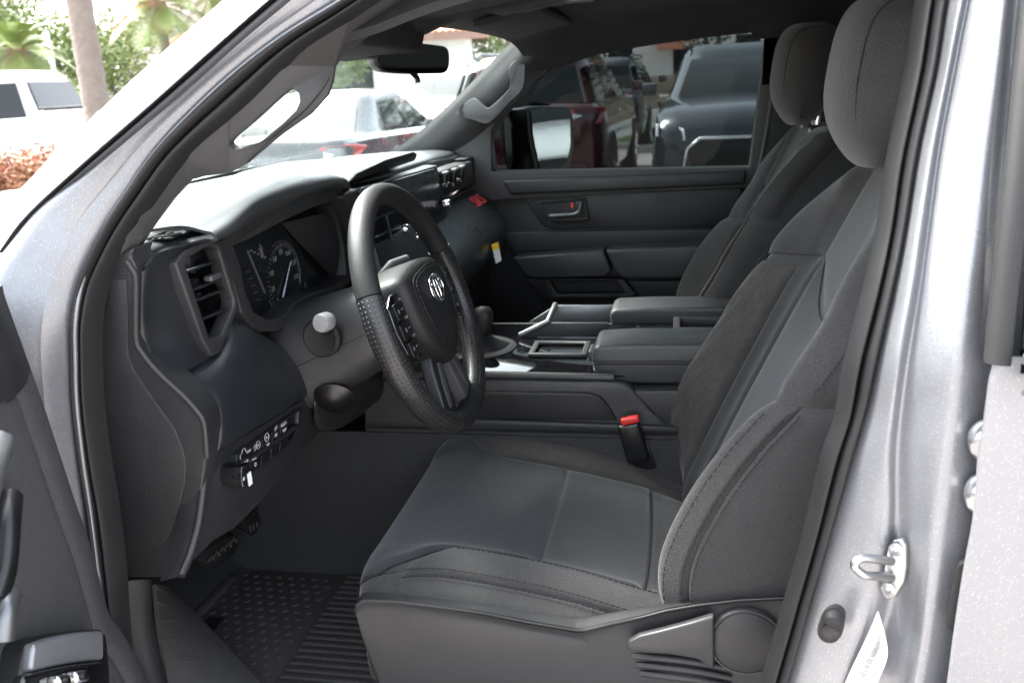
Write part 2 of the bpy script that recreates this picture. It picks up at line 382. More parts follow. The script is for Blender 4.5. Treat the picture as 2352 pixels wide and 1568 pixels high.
surf('centre_pillar', [[p+V((-.006, .03, 0)) for p in R], R, Q(b1, -.042), Q(b2, -.036), Q(b3, -.052), Q(b4, -.072), [p+V((.0, .014, 0)) for p in Q(b5, -.072)], [p+V((.03, .03, 0)) for p in Q(b5, -.072)]], 'silver', TR, nu=80, nv=64, th=.003)
# striker
sk = AS(2030, 1305, -.05)
def SK(u, v, d=-.05): return AS(u, v, d)
st = slab('striker', [SK(*p) for p in [(2052, 1240), (2072, 1236), (2082, 1252), (2083, 1300), (2078, 1335), (2056, 1372), (2036, 1376), (2026, 1362), (2026, 1335), (2034, 1290), (2040, 1258)]], (.004, .006, 0), 'zinc', TR, bev=.0012)
tube('striker_loop', cr([SK(2048, 1288, -.052), SK(2010, 1283, -.066), SK(1978, 1281, -.074), SK(1964, 1292, -.076), SK(1966, 1305, -.076), SK(1985, 1320, -.074), SK(2010, 1322, -.066), SK(2048, 1326, -.052)], 40), .0042, 'zinc', st, n=10)
for p in ((2058, 1262), (2040, 1353)):
    c_ = SK(*p, -.056); lathe('screw', [(.001, -.003), (.0062, -.003), (.0066, 0), (.003, .0015), (.0028, -.0005), (.0005, -.0005)], c_, (-.35, -.93, 0), 'zinc', st, n=16)
# courtesy switch
def capsule(pts, n=40): return cr(pts, n, closed=True)
cs = slab('courtesy_switch', capsule([SK(*p, -.050) for p in [(1905, 1388), (1925, 1384), (1941, 1396), (1943, 1415), (1936, 1450), (1920, 1468), (1898, 1468), (1882, 1455), (1880, 1435), (1890, 1405)]]), (-.002, -.006, 0), 'rubber', TR, bev=.002)
lathe('plunger', [(.0095, 0), (.009, .005), (.006, .009), (.001, .010)], SK(1916, 1418, -.056), (-.3, -.95, 0), 'rubber', cs, n=20)
lathe('screw', [(.008, 0), (.0075, .003), (.004, .002), (.001, .002)], SK(1908, 1448, -.058), (-.3, -.95, 0), 'blacktrim', cs, n=18)
# certification label wrapped on the pillar
lab = [[SK(2013, 1397, -.05), SK(2015, 1398, -.05)], [SK(1996, 1440, -.046), SK(2031, 1455, -.056)], [SK(1965, 1505, -.046), SK(2036, 1500, -.056)], [SK(1945, 1548, -.046), SK(2018, 1548, -.056)], [SK(1930, 1590, -.046), SK(2000, 1590, -.056)]]
lab = [[p+V((0, -.0045, 0)) for p in r] for r in lab]
lb = surf('certification_label', lab, 'paper', TR, nu=8, nv=16, th=.0005, lin=(True, False))
bmb = bmesh.new()
for i in range(26):
    f0 = i/26; a = SK(2019-f0*48, 1462+f0*92, -.0575); b = SK(2019-f0*48+13, 1462+f0*92+5, -.0575)
    if random.random() < .7: tubebm(bmb, [a, b], .0005, 4)
for i in range(9):
    f0 = i/9; a = SK(2000-f0*45, 1450+f0*95, -.0565); b = SK(2012-f0*38, 1452+f0*95, -.0565)
    if random.random() < .8: tubebm(bmb, [a, a.lerp(b, random.uniform(.5, 1))], .0003, 4)
o = bmobj('barcode', bmb, 'ink', lb); o['kind'] = 'stuff'
# hinge bolts and hinge of rear door in the gap
for cu, cv in ((2252, 1012), (2243, 1135)):
    c_ = SK(cu, cv, -.070)
    h_ = slab('door_hinge', capsule([SK(cu+a, cv+b, -.071) for a, b in ((-30, -20), (-5, -48), (40, -50), (50, 10), (40, 50), (-5, 45), (-28, 20))], 24), (.003, -.006, 0), 'silver', TR, bev=.002)
    lathe('hinge_bolt', [(.012, 0), (.012, .006), (.008, .008), (.0075, .016), (.001, .016)], c_+V((.002, -.004, 0)), (-.5, -.85, 0), 'zinc', h_, n=6)
slab('gap_bumper', capsule([SK(*p, -.078) for p in [(2200, 1290), (2222, 1280), (2250, 1282), (2250, 1430), (2200, 1446), (2178, 1430), (2176, 1400), (2190, 1330)]], 40), (-.002, -.008, 0), 'rubber', TR, bev=.003)
# ---- rear door (closed)
d_e = [(2390, -260), (2352, 40), (2330, 300), (2316, 520), (2300, 700), (2290, 860), (2276, 960), (2263, 1040), (2253, 1169), (2229, 1306), (2208, 1442), (2191, 1568), (2160, 1760)]
de = [AS(u, v, -.088) for u, v in d_e]
low = [p for p in de if p.z < 1.445]
low = [V((low[0].x+.004, low[0].y, 1.443))]+low+[V((low[-1].x-.02, low[-1].y+.01, .75)), V((low[-1].x, low[-1].y+.03, .58))]
rd = surf('rear_door', [[p+V((.012, .035, 0)) for p in low], [p+V((-.001, .012, 0)) for p in low], [p+V((.001, .001, 0)) for p in low], [p+V((.010, -.008, 0)) for p in low], [V((.45, p.y-.02, p.z)) for p in low], [V((.8, p.y-.02, p.z)) for p in low], [V((1.15, p.y-.015, p.z)) for p in low], [V((1.17, p.y+.03, p.z)) for p in low]], 'silver', TR, nu=50, nv=60, th=.003)
# window frame and dark glass of the rear door
up = [V((.243, -.924, 1.438)), V((.245, -.916, 1.48)), V((.252, -.895, 1.58)), V((.262, -.862, 1.70)), V((.272, -.835, 1.80))]
wfb = bmesh.new()
surf('window_run', [[p+V((.002, .03, 0)) for p in up], [p+V((-.007, .004, 0)) for p in up], [p+V((-.004, -.006, 0)) for p in up], [p+V((.004, -.010, 0)) for p in up], [p+V((.010, -.008, 0)) for p in up], [p+V((.014, .008, 0)) for p in up]], 'rubber', rd, nu=30, nv=22, th=.003)
gl = [[V((.262, -.928, 1.43)), V((1.1, -.93, 1.43))], [V((.266, -.898, 1.56)), V((1.08, -.90, 1.56))], [V((.272, -.866, 1.68)), V((1.02, -.868, 1.68))], [V((.28, -.83, 1.80)), V((.95, -.83, 1.80))]]
surf('window', gl, 'dark_glass', rd, nu=8, nv=14, th=.004)
surf('belt_moulding', [[V((.256, -.945, 1.452)), V((1.12, -.95, 1.452))], [V((.256, -.958, 1.446)), V((1.12, -.962, 1.446))], [V((.256, -.960, 1.428)), V((1.12, -.964, 1.428))], [V((.256, -.952, 1.420)), V((1.12, -.955, 1.420))]], 'satin', rd, nu=10, nv=12, th=.003)
# ---- roof, headliner, cab back, floor pan, sills, passenger flank, hood, fenders, box
rf = []
for x, z in ((-.42, 1.785), (-.30, 1.85), (-.05, 1.90), (.4, 1.925), (.9, 1.92), (1.28, 1.885), (1.34, 1.85)):
    rf.append([V((x, -.755, z-.055)), V((x, -.70, z-.012)), V((x, -.45, z+.012)), V((x, 0, z+.02)), V((x, .45, z+.012)), V((x, .70, z-.012)), V((x, .755, z-.055))])
surf('roof', rf, 'silver', TR, nu=40, nv=30, th=.004)
hl = []
for x, z in ((-.475, 1.786), (-.40, 1.792), (-.25, 1.825), (.1, 1.85), (.6, 1.855), (1.25, 1.83)):
    e = .03
    hl.append([V((x+.05, -.70, z-.055)), V((x+.03, -.62, z-.012)), V((x, -.4, z+.002)), V((x-.03, 0, z+.006)), V((x, .4, z+.002)), V((x+.03, .62, z-.014)), V((x+.05, .69, z-.05)), V((x+.06, .74, z-.09))])
hd = surf('headliner', hl, 'headliner', TR, nu=40, nv=36, th=.01)
surf('cab_back', [[V((1.22, y, z)) for y in (-.9, -.5, 0, .5, .9)] for z in (.6, .9, 1.2, 1.42)], 'headliner', TR, nu=10, nv=10, th=.02)
surf('rear_window', [[V((1.22+(1.44-z)*-.1, y, z)) for y in (-.8, 0, .8)] for z in (1.43, 1.6, 1.85)], 'dark_glass', TR, nu=10, nv=6, th=.005)
surf('rear_bench', [[V((.62, y, .86)) for y in (-.8, 0, .8)], [V((.60, y, 1.0)) for y in (-.8, 0, .8)], [V((.70, y, 1.06)) for y in (-.8, 0, .8)], [V((1.02, y, 1.03)) for y in (-.8, 0, .8)], [V((1.09, y, 1.2)) for y in (-.8, 0, .8)], [V((1.17, y, 1.58)) for y in (-.8, 0, .8)], [V((1.20, y, 1.5)) for y in (-.8, 0, .8)]], 'fabric', TR, nu=12, nv=30, th=.01)
# hood / cowl / fenders / far flank
hood = []
for x, z in ((-.98, 1.462), (-1.10, 1.465), (-1.35, 1.465), (-1.8, 1.44), (-2.2, 1.37), (-2.35, 1.24)):
    hood.append([V((x+.12, -.90, z-.07)), V((x+.09, -.80, z-.015)), V((x, -.5, z+.012)), V((x-.03, 0, z+.022)), V((x, .5, z+.012)), V((x+.09, .80, z-.015)), V((x+.12, .90, z-.07))])
surf('hood', hood, 'silver', TR, nu=36, nv=24, th=.004)
surf('cowl', [[V((-.80, -.82, 1.455)), V((-.95, -.5, 1.455)), V((-1.02, 0, 1.455)), V((-.95, .5, 1.455)), V((-.80, .82, 1.455))], [V((-.90, -.84, 1.425)), V((-1.05, -.5, 1.43)), V((-1.14, 0, 1.43)), V((-1.05, .5, 1.43)), V((-.90, .84, 1.425))]], 'blacktrim', TR, nu=20, nv=6, th=.01)
for s in (-1, 1):
    fr = []
    for z, y in ((1.41, .88), (1.36, .93), (1.2, .985), (1.0, 1.0), (.8, .985), (.62, .95)):
        fr.append([V((x, s*(y-(.0 if x > -2 else .03+(-2-x)*.25)), z)) for x in (-.74, -1.0, -1.4, -1.8, -2.1, -2.35)])
    surf('fender', fr, 'silver', TR, nu=30, nv=20, th=.004)
surf('grille', [[V((-2.38, y, z)) for y in (-.78, -.4, 0, .4, .78)] for z in (.6, .8, 1.0, 1.2, 1.26)], 'blacktrim', TR, nu=12, nv=8, th=.02)
for sx_ in (-1.55,):
    for s in (-1, 1):
        wh = lathe('wheel', [(.25, 0), (.37, .02), (.40, .06), (.405, .14), (.40, .22), (.36, .26), (.26, .27)], (sx_, s*.70, GZ+.405), (0, s, 0), 'rubber', TR, n=36)
        lathe('rim', [(.05, .20), (.08, .245), (.20, .23), (.245, .262), (.26, .25), (.255, .1)], (sx_, s*.70, GZ+.405), (0, s, 0), 'satin', wh, n=30)
fl = slab('floor_pan', [V((-1.05, -.80, .755)), V((-1.05, .80, .755)), V((1.25, .80, .755)), V((1.25, -.80, .755))], (0, 0, -.05), 'carpet', TR, bev=0)
surf('sill', [[V((-.72, -.76, .80)), V((1.1, -.76, .80))], [V((-.72, -.80, .815)), V((1.1, -.80, .815))], [V((-.72, -.90, .80)), V((1.1, -.90, .80))], [V((-.72, -.95, .74)), V((1.1, -.95, .74))], [V((-.72, -.94, .55)), V((1.1, -.94, .55))]], 'silver', TR, nu=6, nv=20, th=.004)
surf('firewall', [[V((-1.06, y, 1.5)) for y in (-.8, 0, .8)], [V((-1.06, y, 1.1)) for y in (-.8, 0, .8)], [V((-1.03, y, .90)) for y in (-.8, 0, .8)], [V((-.90, y, .78)) for y in (-.8, 0, .8)], [V((-.80, y, .762)) for y in (-.8, 0, .8)]], 'carpet', TR, nu=6, nv=20, th=.01)

# ================================================================ SEATS
class Net:
    """control net of rows x columns evaluated as a smooth sheet"""
    def __init__(s, rows): s.r = [[V(p) for p in r] for r in rows]; s.ns = len(rows)-1; s.nt = len(rows[0])-1
    def p(s, a, b):
        a = max(0, min(s.ns, a)); k = min(int(a), s.ns-1); f = a-k
        g = lambda i: cr1(s.r[max(0, min(s.ns, i))], b)
        B, C_ = g(k), g(k+1)
        A_ = g(k-1) if k > 0 else B*2-C_
        D_ = g(k+2) if k+2 <= s.ns else C_*2-B
        return crp(A_, B, C_, D_, f)
    def n(s, a, b):
        e = .02
        u = s.p(a+e, b)-s.p(a-e, b); v = s.p(a, b+e)-s.p(a, b-e)
        q = u.cross(v)
        return q.normalized() if q.length > 1e-9 else V((0, 0, 1))
def panel(name, net, s0, s1, t0, t1, m, par, sgn, puff=.004, ns=26, nt=26, edge=.16, mir=1, wob=0):
    """one sewn panel of a cover: puffed sheet whose rim sinks into the seam. s0,s1(t) and t0,t1(s) may be functions of 0..1"""
    f = lambda q, x: q(x) if callable(q) else q
    rows = []
    for i in range(ns+1):
        a = i/ns; row = []
        for j in range(nt+1):
            b = j/nt
            sa = f(s0, b)+(f(s1, b)-f(s0, b))*a; tb = f(t0, a)+(f(t1, a)-f(t0, a))*b
            d = min(a, 1-a, b, 1-b)/edge; d = min(1, d); h = (1-(1-d)**2)
            w = wob*math.sin(a*37+3*math.sin(b*9))*h if wob else 0
            q = net.p(sa, tb)+net.n(sa, tb)*sgn*(-.0028+(puff*.75+.0028)*h+w)
            row.append(V((q.x, q.y*mir, q.z)))
        rows.append(row)
    return bmobj(name, gridbm(rows), m, par, 60)
def netmesh(name, net, off, sgn, m, par, mir=1, ns=40, nt=40):
    rows = []
    for i in range(ns+1):
        row = []
        for j in range(nt+1):
            a, b = net.ns*i/ns, net.nt*j/nt; q = net.p(a, b)+net.n(a, b)*sgn*off; row.append(V((q.x, q.y*mir, q.z)))
        rows.append(row)
    return bmobj(name, gridbm(rows), m, par, 60)
# cushion net: rows rear -> nose, columns inboard -> outboard
zc = lambda x: cr1([.915, .940, .967, .985, .999, 1.012, 1.022, 1.026], (.12-x)/.08 if False else (x-.10)/-.077)
cush = []
for x, zb, zr, w in ((.10, .925, .955, 0), (.02, .960, .975, 0), (-.06, .995, .992, 0), (-.14, 1.022, 1.014, 0), (-.21, 1.038, 1.028, 0), (-.28, 1.048, 1.038, 0), (-.34, 1.050, 1.042, 0), (-.395, 1.044, 1.034, .004)):
    z = zc(x)
    cush.append([(x, -.150, z-.10), (x, -.146, zb-.030), (x, -.172, zb), (x, -.225, zb-.014), (x, -.272, z+.002), (x, -.42, z), (x, -.542, z+.001), (x, -.585, zr-.006), (x, -.628, zr), (x, -.668, zr-.008), (x, -.692, zr-.032), (x, -.694, z-.10)])
cush.append([(-.425, -.155, .94), (-.425, -.155, 1.010), (-.430, -.180, 1.034), (-.438, -.225, 1.032), (-.440, -.272, 1.020), (-.442, -.42, 1.016), (-.442, -.542, 1.018), (-.441, -.585, 1.022), (-.438, -.625, 1.020), (-.432, -.660, 1.010), (-.425, -.682, .99), (-.42, -.686, .94)])
cush.append([(-.435, -.16, .92), (-.442, -.165, .985), (-.450, -.190, 1.000), (-.456, -.225, 1.000), (-.458, -.272, .995), (-.459, -.42, .992), (-.458, -.542, .993), (-.457, -.585, .994), (-.454, -.620, .992), (-.446, -.655, .985), (-.436, -.676, .97), (-.43, -.68, .92)])
cush.append([(-.43, -.16, .87), (-.435, -.165, .90), (-.445, -.190, .91), (-.450, -.225, .91), (-.452, -.272, .91), (-.452, -.42, .91), (-.452, -.542, .91), (-.450, -.585, .91), (-.447, -.620, .91), (-.440, -.655, .91), (-.432, -.676, .90), (-.43, -.68, .87)])
CN = Net(cush)
# back net: rows bottom -> top, columns inboard -> outboard
def xcen(z): return cr1([.005, .030, .060, .092, .125, .158, .192, .225, .256], (z-.95)/.0725)
back = []
for z, xb, xo, yi, yo, ro_ in ((.95, .005, .02, -.170, -.690, .0), (1.02, -.016, -.020, -.160, -.694, 0), (1.09, -.024, -.024, -.158, -.696, 0), (1.17, .006, .006, -.160, -.696, 0), (1.24, .046, .048, -.164, -.694, 0), (1.31, .084, .104, -.172, -.688, 0), (1.38, .124, .152, -.186, -.672, 0), (1.44, .166, .182, -.204, -.65, 0), (1.49, .212, .218, -.228, -.622, 0), (1.517, .240, .242, -.25, -.60, 0)):
    c_ = xcen(z); yc = (yi+yo)/2; hw = (yi-yo)/2; k = hw/.269
    back.append([(xb+.15, yc+hw*.985, z), (xb+.05, yc+hw, z), (xb+.008, yc+hw*.965, z), (xb, yc+hw*.90, z), (c_-.022, yc+hw*.70, z), (c_, yc+hw*.54, z), (c_+.006, yc, z), (c_, yc-hw*.54, z), (c_-.018, yc-hw*.70, z), (xo, yc-hw*.885, z), (xo+.010, yc-hw*.955, z), (xo+.055, yc-hw, z), (xo+.17, yc-hw*.985, z)])
back.append([(.33, -.30, 1.50), (.29, -.275, 1.522), (.275, -.275, 1.532), (.268, -.285, 1.535), (.266, -.31, 1.538), (.266, -.34, 1.54), (.266, -.425, 1.542), (.266, -.51, 1.54), (.266, -.54, 1.538), (.27, -.565, 1.535), (.278, -.575, 1.532), (.29, -.575, 1.522), (.33, -.55, 1.50)])
back.append([(.35, -.30, 1.48), (.33, -.29, 1.505), (.325, -.30, 1.522), (.322, -.31, 1.53), (.32, -.32, 1.534), (.32, -.35, 1.536), (.32, -.425, 1.537), (.32, -.50, 1.536), (.32, -.53, 1.534), (.322, -.54, 1.53), (.325, -.55, 1.522), (.33, -.56, 1.505), (.35, -.55, 1.48)])
BN = Net(back)
def head_rest(name, par, mir):
    bm = bmesh.new(); bmesh.ops.create_cube(bm, size=2); bmesh.ops.subdivide_edges(bm, edges=bm.edges[:], cuts=11, use_grid_fill=True)
    for v in bm.verts:
        x, y, z = v.co; n_ = V((x, y, z))
        e = 3.6; k = (abs(x)**e+abs(y)**e+abs(z)**e)**(1/e); q = n_/k
        wz = 1.0-.20*max(0, -q.z)**2-.05*max(0, q.z)
        X = q.x*.062*(1-(.62 if q.x < 0 else .1)*max(0, -q.z)**2) + (.018*q.y*q.y if q.x < 0 else 0); Y = q.y*.136*wz; Z = q.z*.106
        X += .12*Z + (.012*(1-q.z) if q.x > 0 else 0)*0
        v.co = V((.236+X, (-.425+Y)*mir, 1.650+Z))
    # seam groove round the side panels
    for v in bm.verts:
        d = abs(abs(v.co.y*mir+.425)-.098)
    return bmobj(name, bm, 'fabric', par, 80)
def build_seat(name, mir):
    S = netmesh(name, CN, -.006, 1, 'fabric', TR, mir)
    sg = 1 if CN.n(4, 5).z > 0 else -1
    pn = lambda *a, **k: panel(*a, mir=mir, **k)
    # s rows: 0 x=.10, 1 .02, 2 -.06, 3 -.14, 4 -.21, 5 -.28, 6 -.34, 7 -.395, 8 -.44, 9 -.458, 10 nose foot
    tin = lambda s: 3.72; tout = lambda s: 6.78
    i0, o0 = 3.62, 6.88
    pn('cushion_insert', CN, 4.0, 10.0, lambda a: i0-1.9*max(0, min(1, (a-.30)/.3)), lambda a: o0+1.55*max(0, min(1, (a-.36)/.28)), 'fabric_insert', S, sg, puff=.008, ns=60, nt=50, edge=.04)
    pn('cushion_insert', CN, lambda b: 2.05-.12*math.sin(b*math.pi), 4.0, i0, o0, 'fabric_insert', S, sg, puff=.008, edge=.07)
    pn('cushion_insert', CN, .4, lambda b: 2.05-.12*math.sin(b*math.pi), i0, o0, 'fabric_insert', S, sg, puff=.004, edge=.12)
    pn('side_bolster', CN, .4, lambda b: 7.5-1.3*b*b, .6, i0, 'fabric_emboss', S, sg, puff=.004, edge=.08, ns=40, wob=.0007)
    pn('side_bolster', CN, .9, lambda b: 5.9+.9*min(1, b*1.6), o0, 8.72, 'fabric', S, sg, puff=.005, edge=.06, ns=44, nt=36)
    pn('bolster_side', CN, .9, 6.8, 8.72, 10.9, 'fabric', S, sg, puff=.004, edge=.06, ns=36, nt=36)
    pn('front_corner', CN, 6.8, 10.0, 8.45, 10.9, 'fabric', S, sg, puff=.006, edge=.07, ns=38, nt=32)
    def cl(net, sv, off=.0075, sg_=sg):
        return [V((q.x, q.y*mir, q.z)) for q in [net.p(a, b)+net.n(a, b)*sg_*off for a, b in sv]]
    for dt in (-.16, .16): stitch('stitching', cl(CN, [(1+5.7*i/12, 8.72+dt) for i in range(13)]), S)
    stitch('stitching', cl(CN, [(1.2+4.6*i/12, 7.25) for i in range(13)]), S)
    stitch('stitching', cl(CN, [(6.9+2.6*i/10, 8.62+.0*i) for i in range(11)]), S)
    stitch('stitching', cl(CN, [(.6+6.2*i/10, 2.4-.2*math.sin(i)) for i in range(11)]), S)
    # back
    Bk = netmesh('backrest', BN, -.006, 1 if BN.n(4, 6).x < 0 else -1, 'fabric', S, mir)
    sb = 1 if BN.n(4, 6).x < 0 else -1
    # rows: 0 .95,1 1.02,2 1.09,3 1.17,4 1.24,5 1.31,6 1.38,7 1.44,8 1.49,9 1.517,10 top,11 rear
    pn('backrest_insert', BN, .2, lambda b: 6.3-.9*math.sin(b*math.pi), 5.0, 7.0, 'fabric_insert', S, sb, puff=.010, edge=.18, ns=36)
    pn('backrest_insert', BN, .2, lambda b: 5.9+.4*b, 4.0, 5.0, 'fabric_insert', S, sb, puff=.004, edge=.12, ns=36)
    pn('backrest_insert', BN, .2, lambda b: 6.3-.4*b, 7.0, 8.0, 'fabric_insert', S, sb, puff=.004, edge=.12, ns=36)
    pn('backrest_top', BN, lambda b: 6.3-.9*math.sin(b*math.pi), 11.0, 5.0, 8.0, 'fabric', S, sb, puff=.006, edge=.08, ns=36)
    pn('backrest_top', BN, lambda b: 5.9+.4*b, 11.0, 1.0, 5.0, 'fabric', S, sb, puff=.006, edge=.08, ns=36)
    pn('backrest_bolster', BN, .3, 5.9, 2.45, 4.0, 'fabric_emboss', S, sb, puff=.008, edge=.14, ns=40, wob=.0007)
    pn('backrest_bolster', BN, .3, 5.9, .2, 2.45, 'fabric', S, sb, puff=.007, edge=.14, ns=40)
    pn('backrest_bolster', BN, 4.9, 11.0, 8.0, 12.0, 'fabric', S, sb, puff=.009, edge=.09, ns=44)
    pn('backrest_bolster', BN, .6, 4.9, 8.0, 10.55, 'fabric', S, sb, puff=.009, edge=.09, ns=36, nt=34)
    pn('backrest_side', BN, .9, 4.9, 10.55, 12.0, 'fabric', S, sb, puff=.008, edge=.10, ns=36)
    for t_ in (10.55-.14, 10.55+.12): stitch('stitching', cl(BN, [(1.0+3.8*i/12, t_) for i in range(13)], .0085, sb), S)
    stitch('stitching', cl(BN, [(1.2+3.5*i/12, 9.70) for i in range(13)], .0100, sb), S, dash=.006, gap=.004, r=.0008)
    stitch('stitching', cl(BN, [(5.1+3.2*i/10, 10.6) for i in range(11)], .0095, sb), S)
    stitch('stitching', cl(BN, [(.5+8.0*i/14, 2.3) for i in range(15)], .007, sb), S)
    hr = head_rest('headrest', S, mir)
    # seam lines on the headrest
    for yy, k in ((-.425-.105, .92), (-.425+.105, .92)):
        P = []
        for i in range(40):
            a = 2*math.pi*i/40; ex = lambda c: math.copysign(abs(c)**(2/3.6), c)
            Zq = ex(math.sin(a)); Xq = ex(math.cos(a)); kk = (1-abs((yy+.425)/.136)**3.6)**(1/3.6)
            X = Xq*kk*.062*(1-(.62 if Xq < 0 else .1)*max(0, -Zq)**2); Z = Zq*kk*.106; X += .018*((yy+.425)/.136)**2 if Xq < 0 else 0; yq = (yy+.425)*(1.0-.20*max(0, -Zq)**2-.05*max(0, Zq))-.425
            P.append(V((.236+X*1.01+.12*Z, yq*mir, 1.650+Z*1.01)))
        tube('headrest_seam', cr(P, 90, closed=True), .0011, 'thread', hr, n=5, closed=True)
    for dy in (-.075, .075):
        p = tube('headrest_post', [V((.262, (-.425+dy)*mir, 1.50)), V((.270, (-.425+dy)*mir, 1.60))], .0065, 'chrome', S, n=12)
        lathe('post_guide', [(.017, 0), (.017, .010), (.013, .016), (.008, .017)], (.262, (-.425+dy)*mir, 1.530), (.1, 0, 1), 'blacktrim', S, n=18)
        box('post_notch', V((.258, (-.425+dy)*mir, 1.551)), (.010, .010, .010), 'print', S, bev=.002)
    return S
DS = build_seat('driver_seat', 1)
PS = build_seat('passenger_seat', -1)
# plastic shield of the driver seat
def SB(u, v, y=-.712): return A(u, v, y=y)
tp = [(818, 1382), (834, 1372), (905, 1374), (1000, 1386), (1110, 1402), (1220, 1424), (1322, 1441), (1345, 1440), (1400, 1427), (1470, 1412), (1530, 1396), (1600, 1384), (1700, 1372), (1830, 1366)]
t_in = [(832, 1362), (850, 1360), (905, 1362), (1000, 1370), (1110, 1384), (1220, 1402), (1322, 1418), (1345, 1419), (1400, 1408), (1470, 1396), (1530, 1384), (1600, 1372), (1700, 1362), (1830, 1356)]
lowr = [(818, 1415), (826, 1440), (900, 1450), (1000, 1462), (1110, 1474), (1220, 1488), (1322, 1500), (1370, 1510), (1420, 1520), (1480, 1520), (1560, 1515), (1640, 1510), (1740, 1505), (1840, 1500)]
bot = [(850, 1520), (880, 1590), (930, 1640), (1010, 1650), (1110, 1660), (1220, 1680), (1322, 1700), (1400, 1700), (1450, 1700), (1510, 1700), (1580, 1700), (1660, 1700), (1760, 1700), (1860, 1700)]
sh = surf('seat_shield', [[SB(u, v, -.67) for u, v in t_in], [SB(u, v, -.684) for u, v in t_in], [SB(u, v, -.706) for u, v in tp], [SB(u, v+6, -.714) for u, v in tp], [SB(u, v+24, -.714+(.008 if 1000 < u < 1330 else .004)) for u, v in tp], [SB(u, v, -.708) for u, v in lowr], [SB(u, v, -.70) for u, v in bot]], 'plastic_mid', DS, nu=90, nv=44, th=.004, lin=(True, False))
# recliner cover, lever, scoop ribs
lathe('recliner_cover', [(.0455, 0), (.0455, .010), (.044, .0135), (.0415, .0135), (.041, .0125), (.040, .0140), (.03, .0170), (.015, .0185), (.001, .0188)], SB(1712, 1462, -.706), (.03, -1, .03), 'plastic', DS, n=48)
lv = [(1440, 1472), (1444, 1462), (1470, 1448), (1520, 1436), (1580, 1420), (1640, 1402), (1640, 1470), (1640, 1525), (1600, 1500), (1540, 1490), (1480, 1487), (1446, 1482)]
slab('recliner_lever', [SB(u, v, -.718) for u, v in lv], (0, -.012, 0), 'plastic_mid', DS, bev=.0045, seg=3)
for vv in (1512, 1532, 1552):
    tube('shield_rib', cr([SB(1452+(vv-1512)*.5, vv-6, -.709), SB(1520, vv+0, -.714), SB(1600, vv+10, -.714), SB(1680, vv+24, -.709)], 20), [(.003, .004)]*20, 'plastic_mid', DS, n=8)
# buckle
bk = box('seat_belt_buckle', A(1455, 1000, y=-.215)+V((0, 0, -.012)), (.040, .020, .075), 'blacktrim', DS, rot=Matrix.Rotation(rad(-14), 3, 'Y') @ Matrix.Rotation(rad(0), 3, 'Z'), bev=.006, seg=3)
box('release_button', A(1447, 966, y=-.222)+V((0, .002, .001)), (.032, .014, .012), 'red', bk, rot=Matrix.Rotation(rad(-14), 3, 'Y'), bev=.003, seg=3)
slab('buckle_stalk', [A(1432, 1035, y=-.21), A(1490, 1020, y=-.21), A(1510, 1075, y=-.21), A(1470, 1090, y=-.21)], (0, .01, 0), 'blacktrim', bk, bev=.002)

# ================================================================ DASHBOARD
# upper pad: from the rear lip to the foot of the windshield
rear = [(-.655, -.79, 1.482), (-.648, -.72, 1.497), (-.632, -.64, 1.502), (-.605, -.54, 1.512), (-.592, -.42, 1.524), (-.586, -.30, 1.528), (-.588, -.21, 1.526), (-.615, -.19, 1.510), (-.60, 0, 1.508), (-.60, .2, 1.506), (-.61, .4, 1.498), (-.62, .6, 1.490), (-.64, .79, 1.482)]
mid_ = [(-.70, -.80, 1.494), (-.70, -.73, 1.504), (-.70, -.64, 1.510), (-.69, -.54, 1.524), (-.68, -.42, 1.534), (-.68, -.30, 1.536), (-.70, -.21, 1.528), (-.72, -.19, 1.522), (-.72, 0, 1.522), (-.72, .2, 1.520), (-.72, .4, 1.512), (-.71, .6, 1.504), (-.70, .79, 1.492)]
frnt = [(-.775, -.81, 1.490), (-.82, -.73, 1.494), (-.88, -.64, 1.496), (-.94, -.54, 1.496), (-.97, -.42, 1.496), (-1.0, -.30, 1.496), (-1.02, -.21, 1.496), (-1.03, -.19, 1.496), (-1.05, 0, 1.496), (-1.03, .2, 1.496), (-.98, .4, 1.496), (-.92, .6, 1.496), (-.80, .79, 1.490)]
DB = surf('dashboard', [[V(p)+V((.0, 0, -.03)) for p in rear], rear, [V(a).lerp(V(b), .4)+V((0, 0, .004)) for a, b in zip(rear, mid_)], mid_, [V(a).lerp(V(b), .5) for a, b in zip(mid_, frnt)], frnt, [V(p)+V((-.05, 0, -.03)) for p in frnt]], 'dashtop', TR, nu=90, nv=40, th=.004)
# dark inner carcass behind all facing pieces so nothing shows through
slab('dash_carcass', [V((-.665, -.77, 1.10)), V((-.665, -.77, 1.46)), V((-.665, .78, 1.46)), V((-.665, .78, 1.10))], (-.30, 0, 0), 'blacktrim', DB, bev=.01)
# demister grille at the corner
dm = slab('demister_grille', cr([A(u, v, z=1.507) for u, v in ((332, 548), (365, 533), (415, 532), (428, 538), (400, 549), (350, 553))], 24, closed=True), (0, 0, .003), 'blacktrim', DB, bev=.001)
for k in range(3): tube('louvre', [A(338+k*16, 549-k*2, z=1.512), A(380+k*18, 534+k*1, z=1.512)], .0015, 'plastic', dm, n=6)
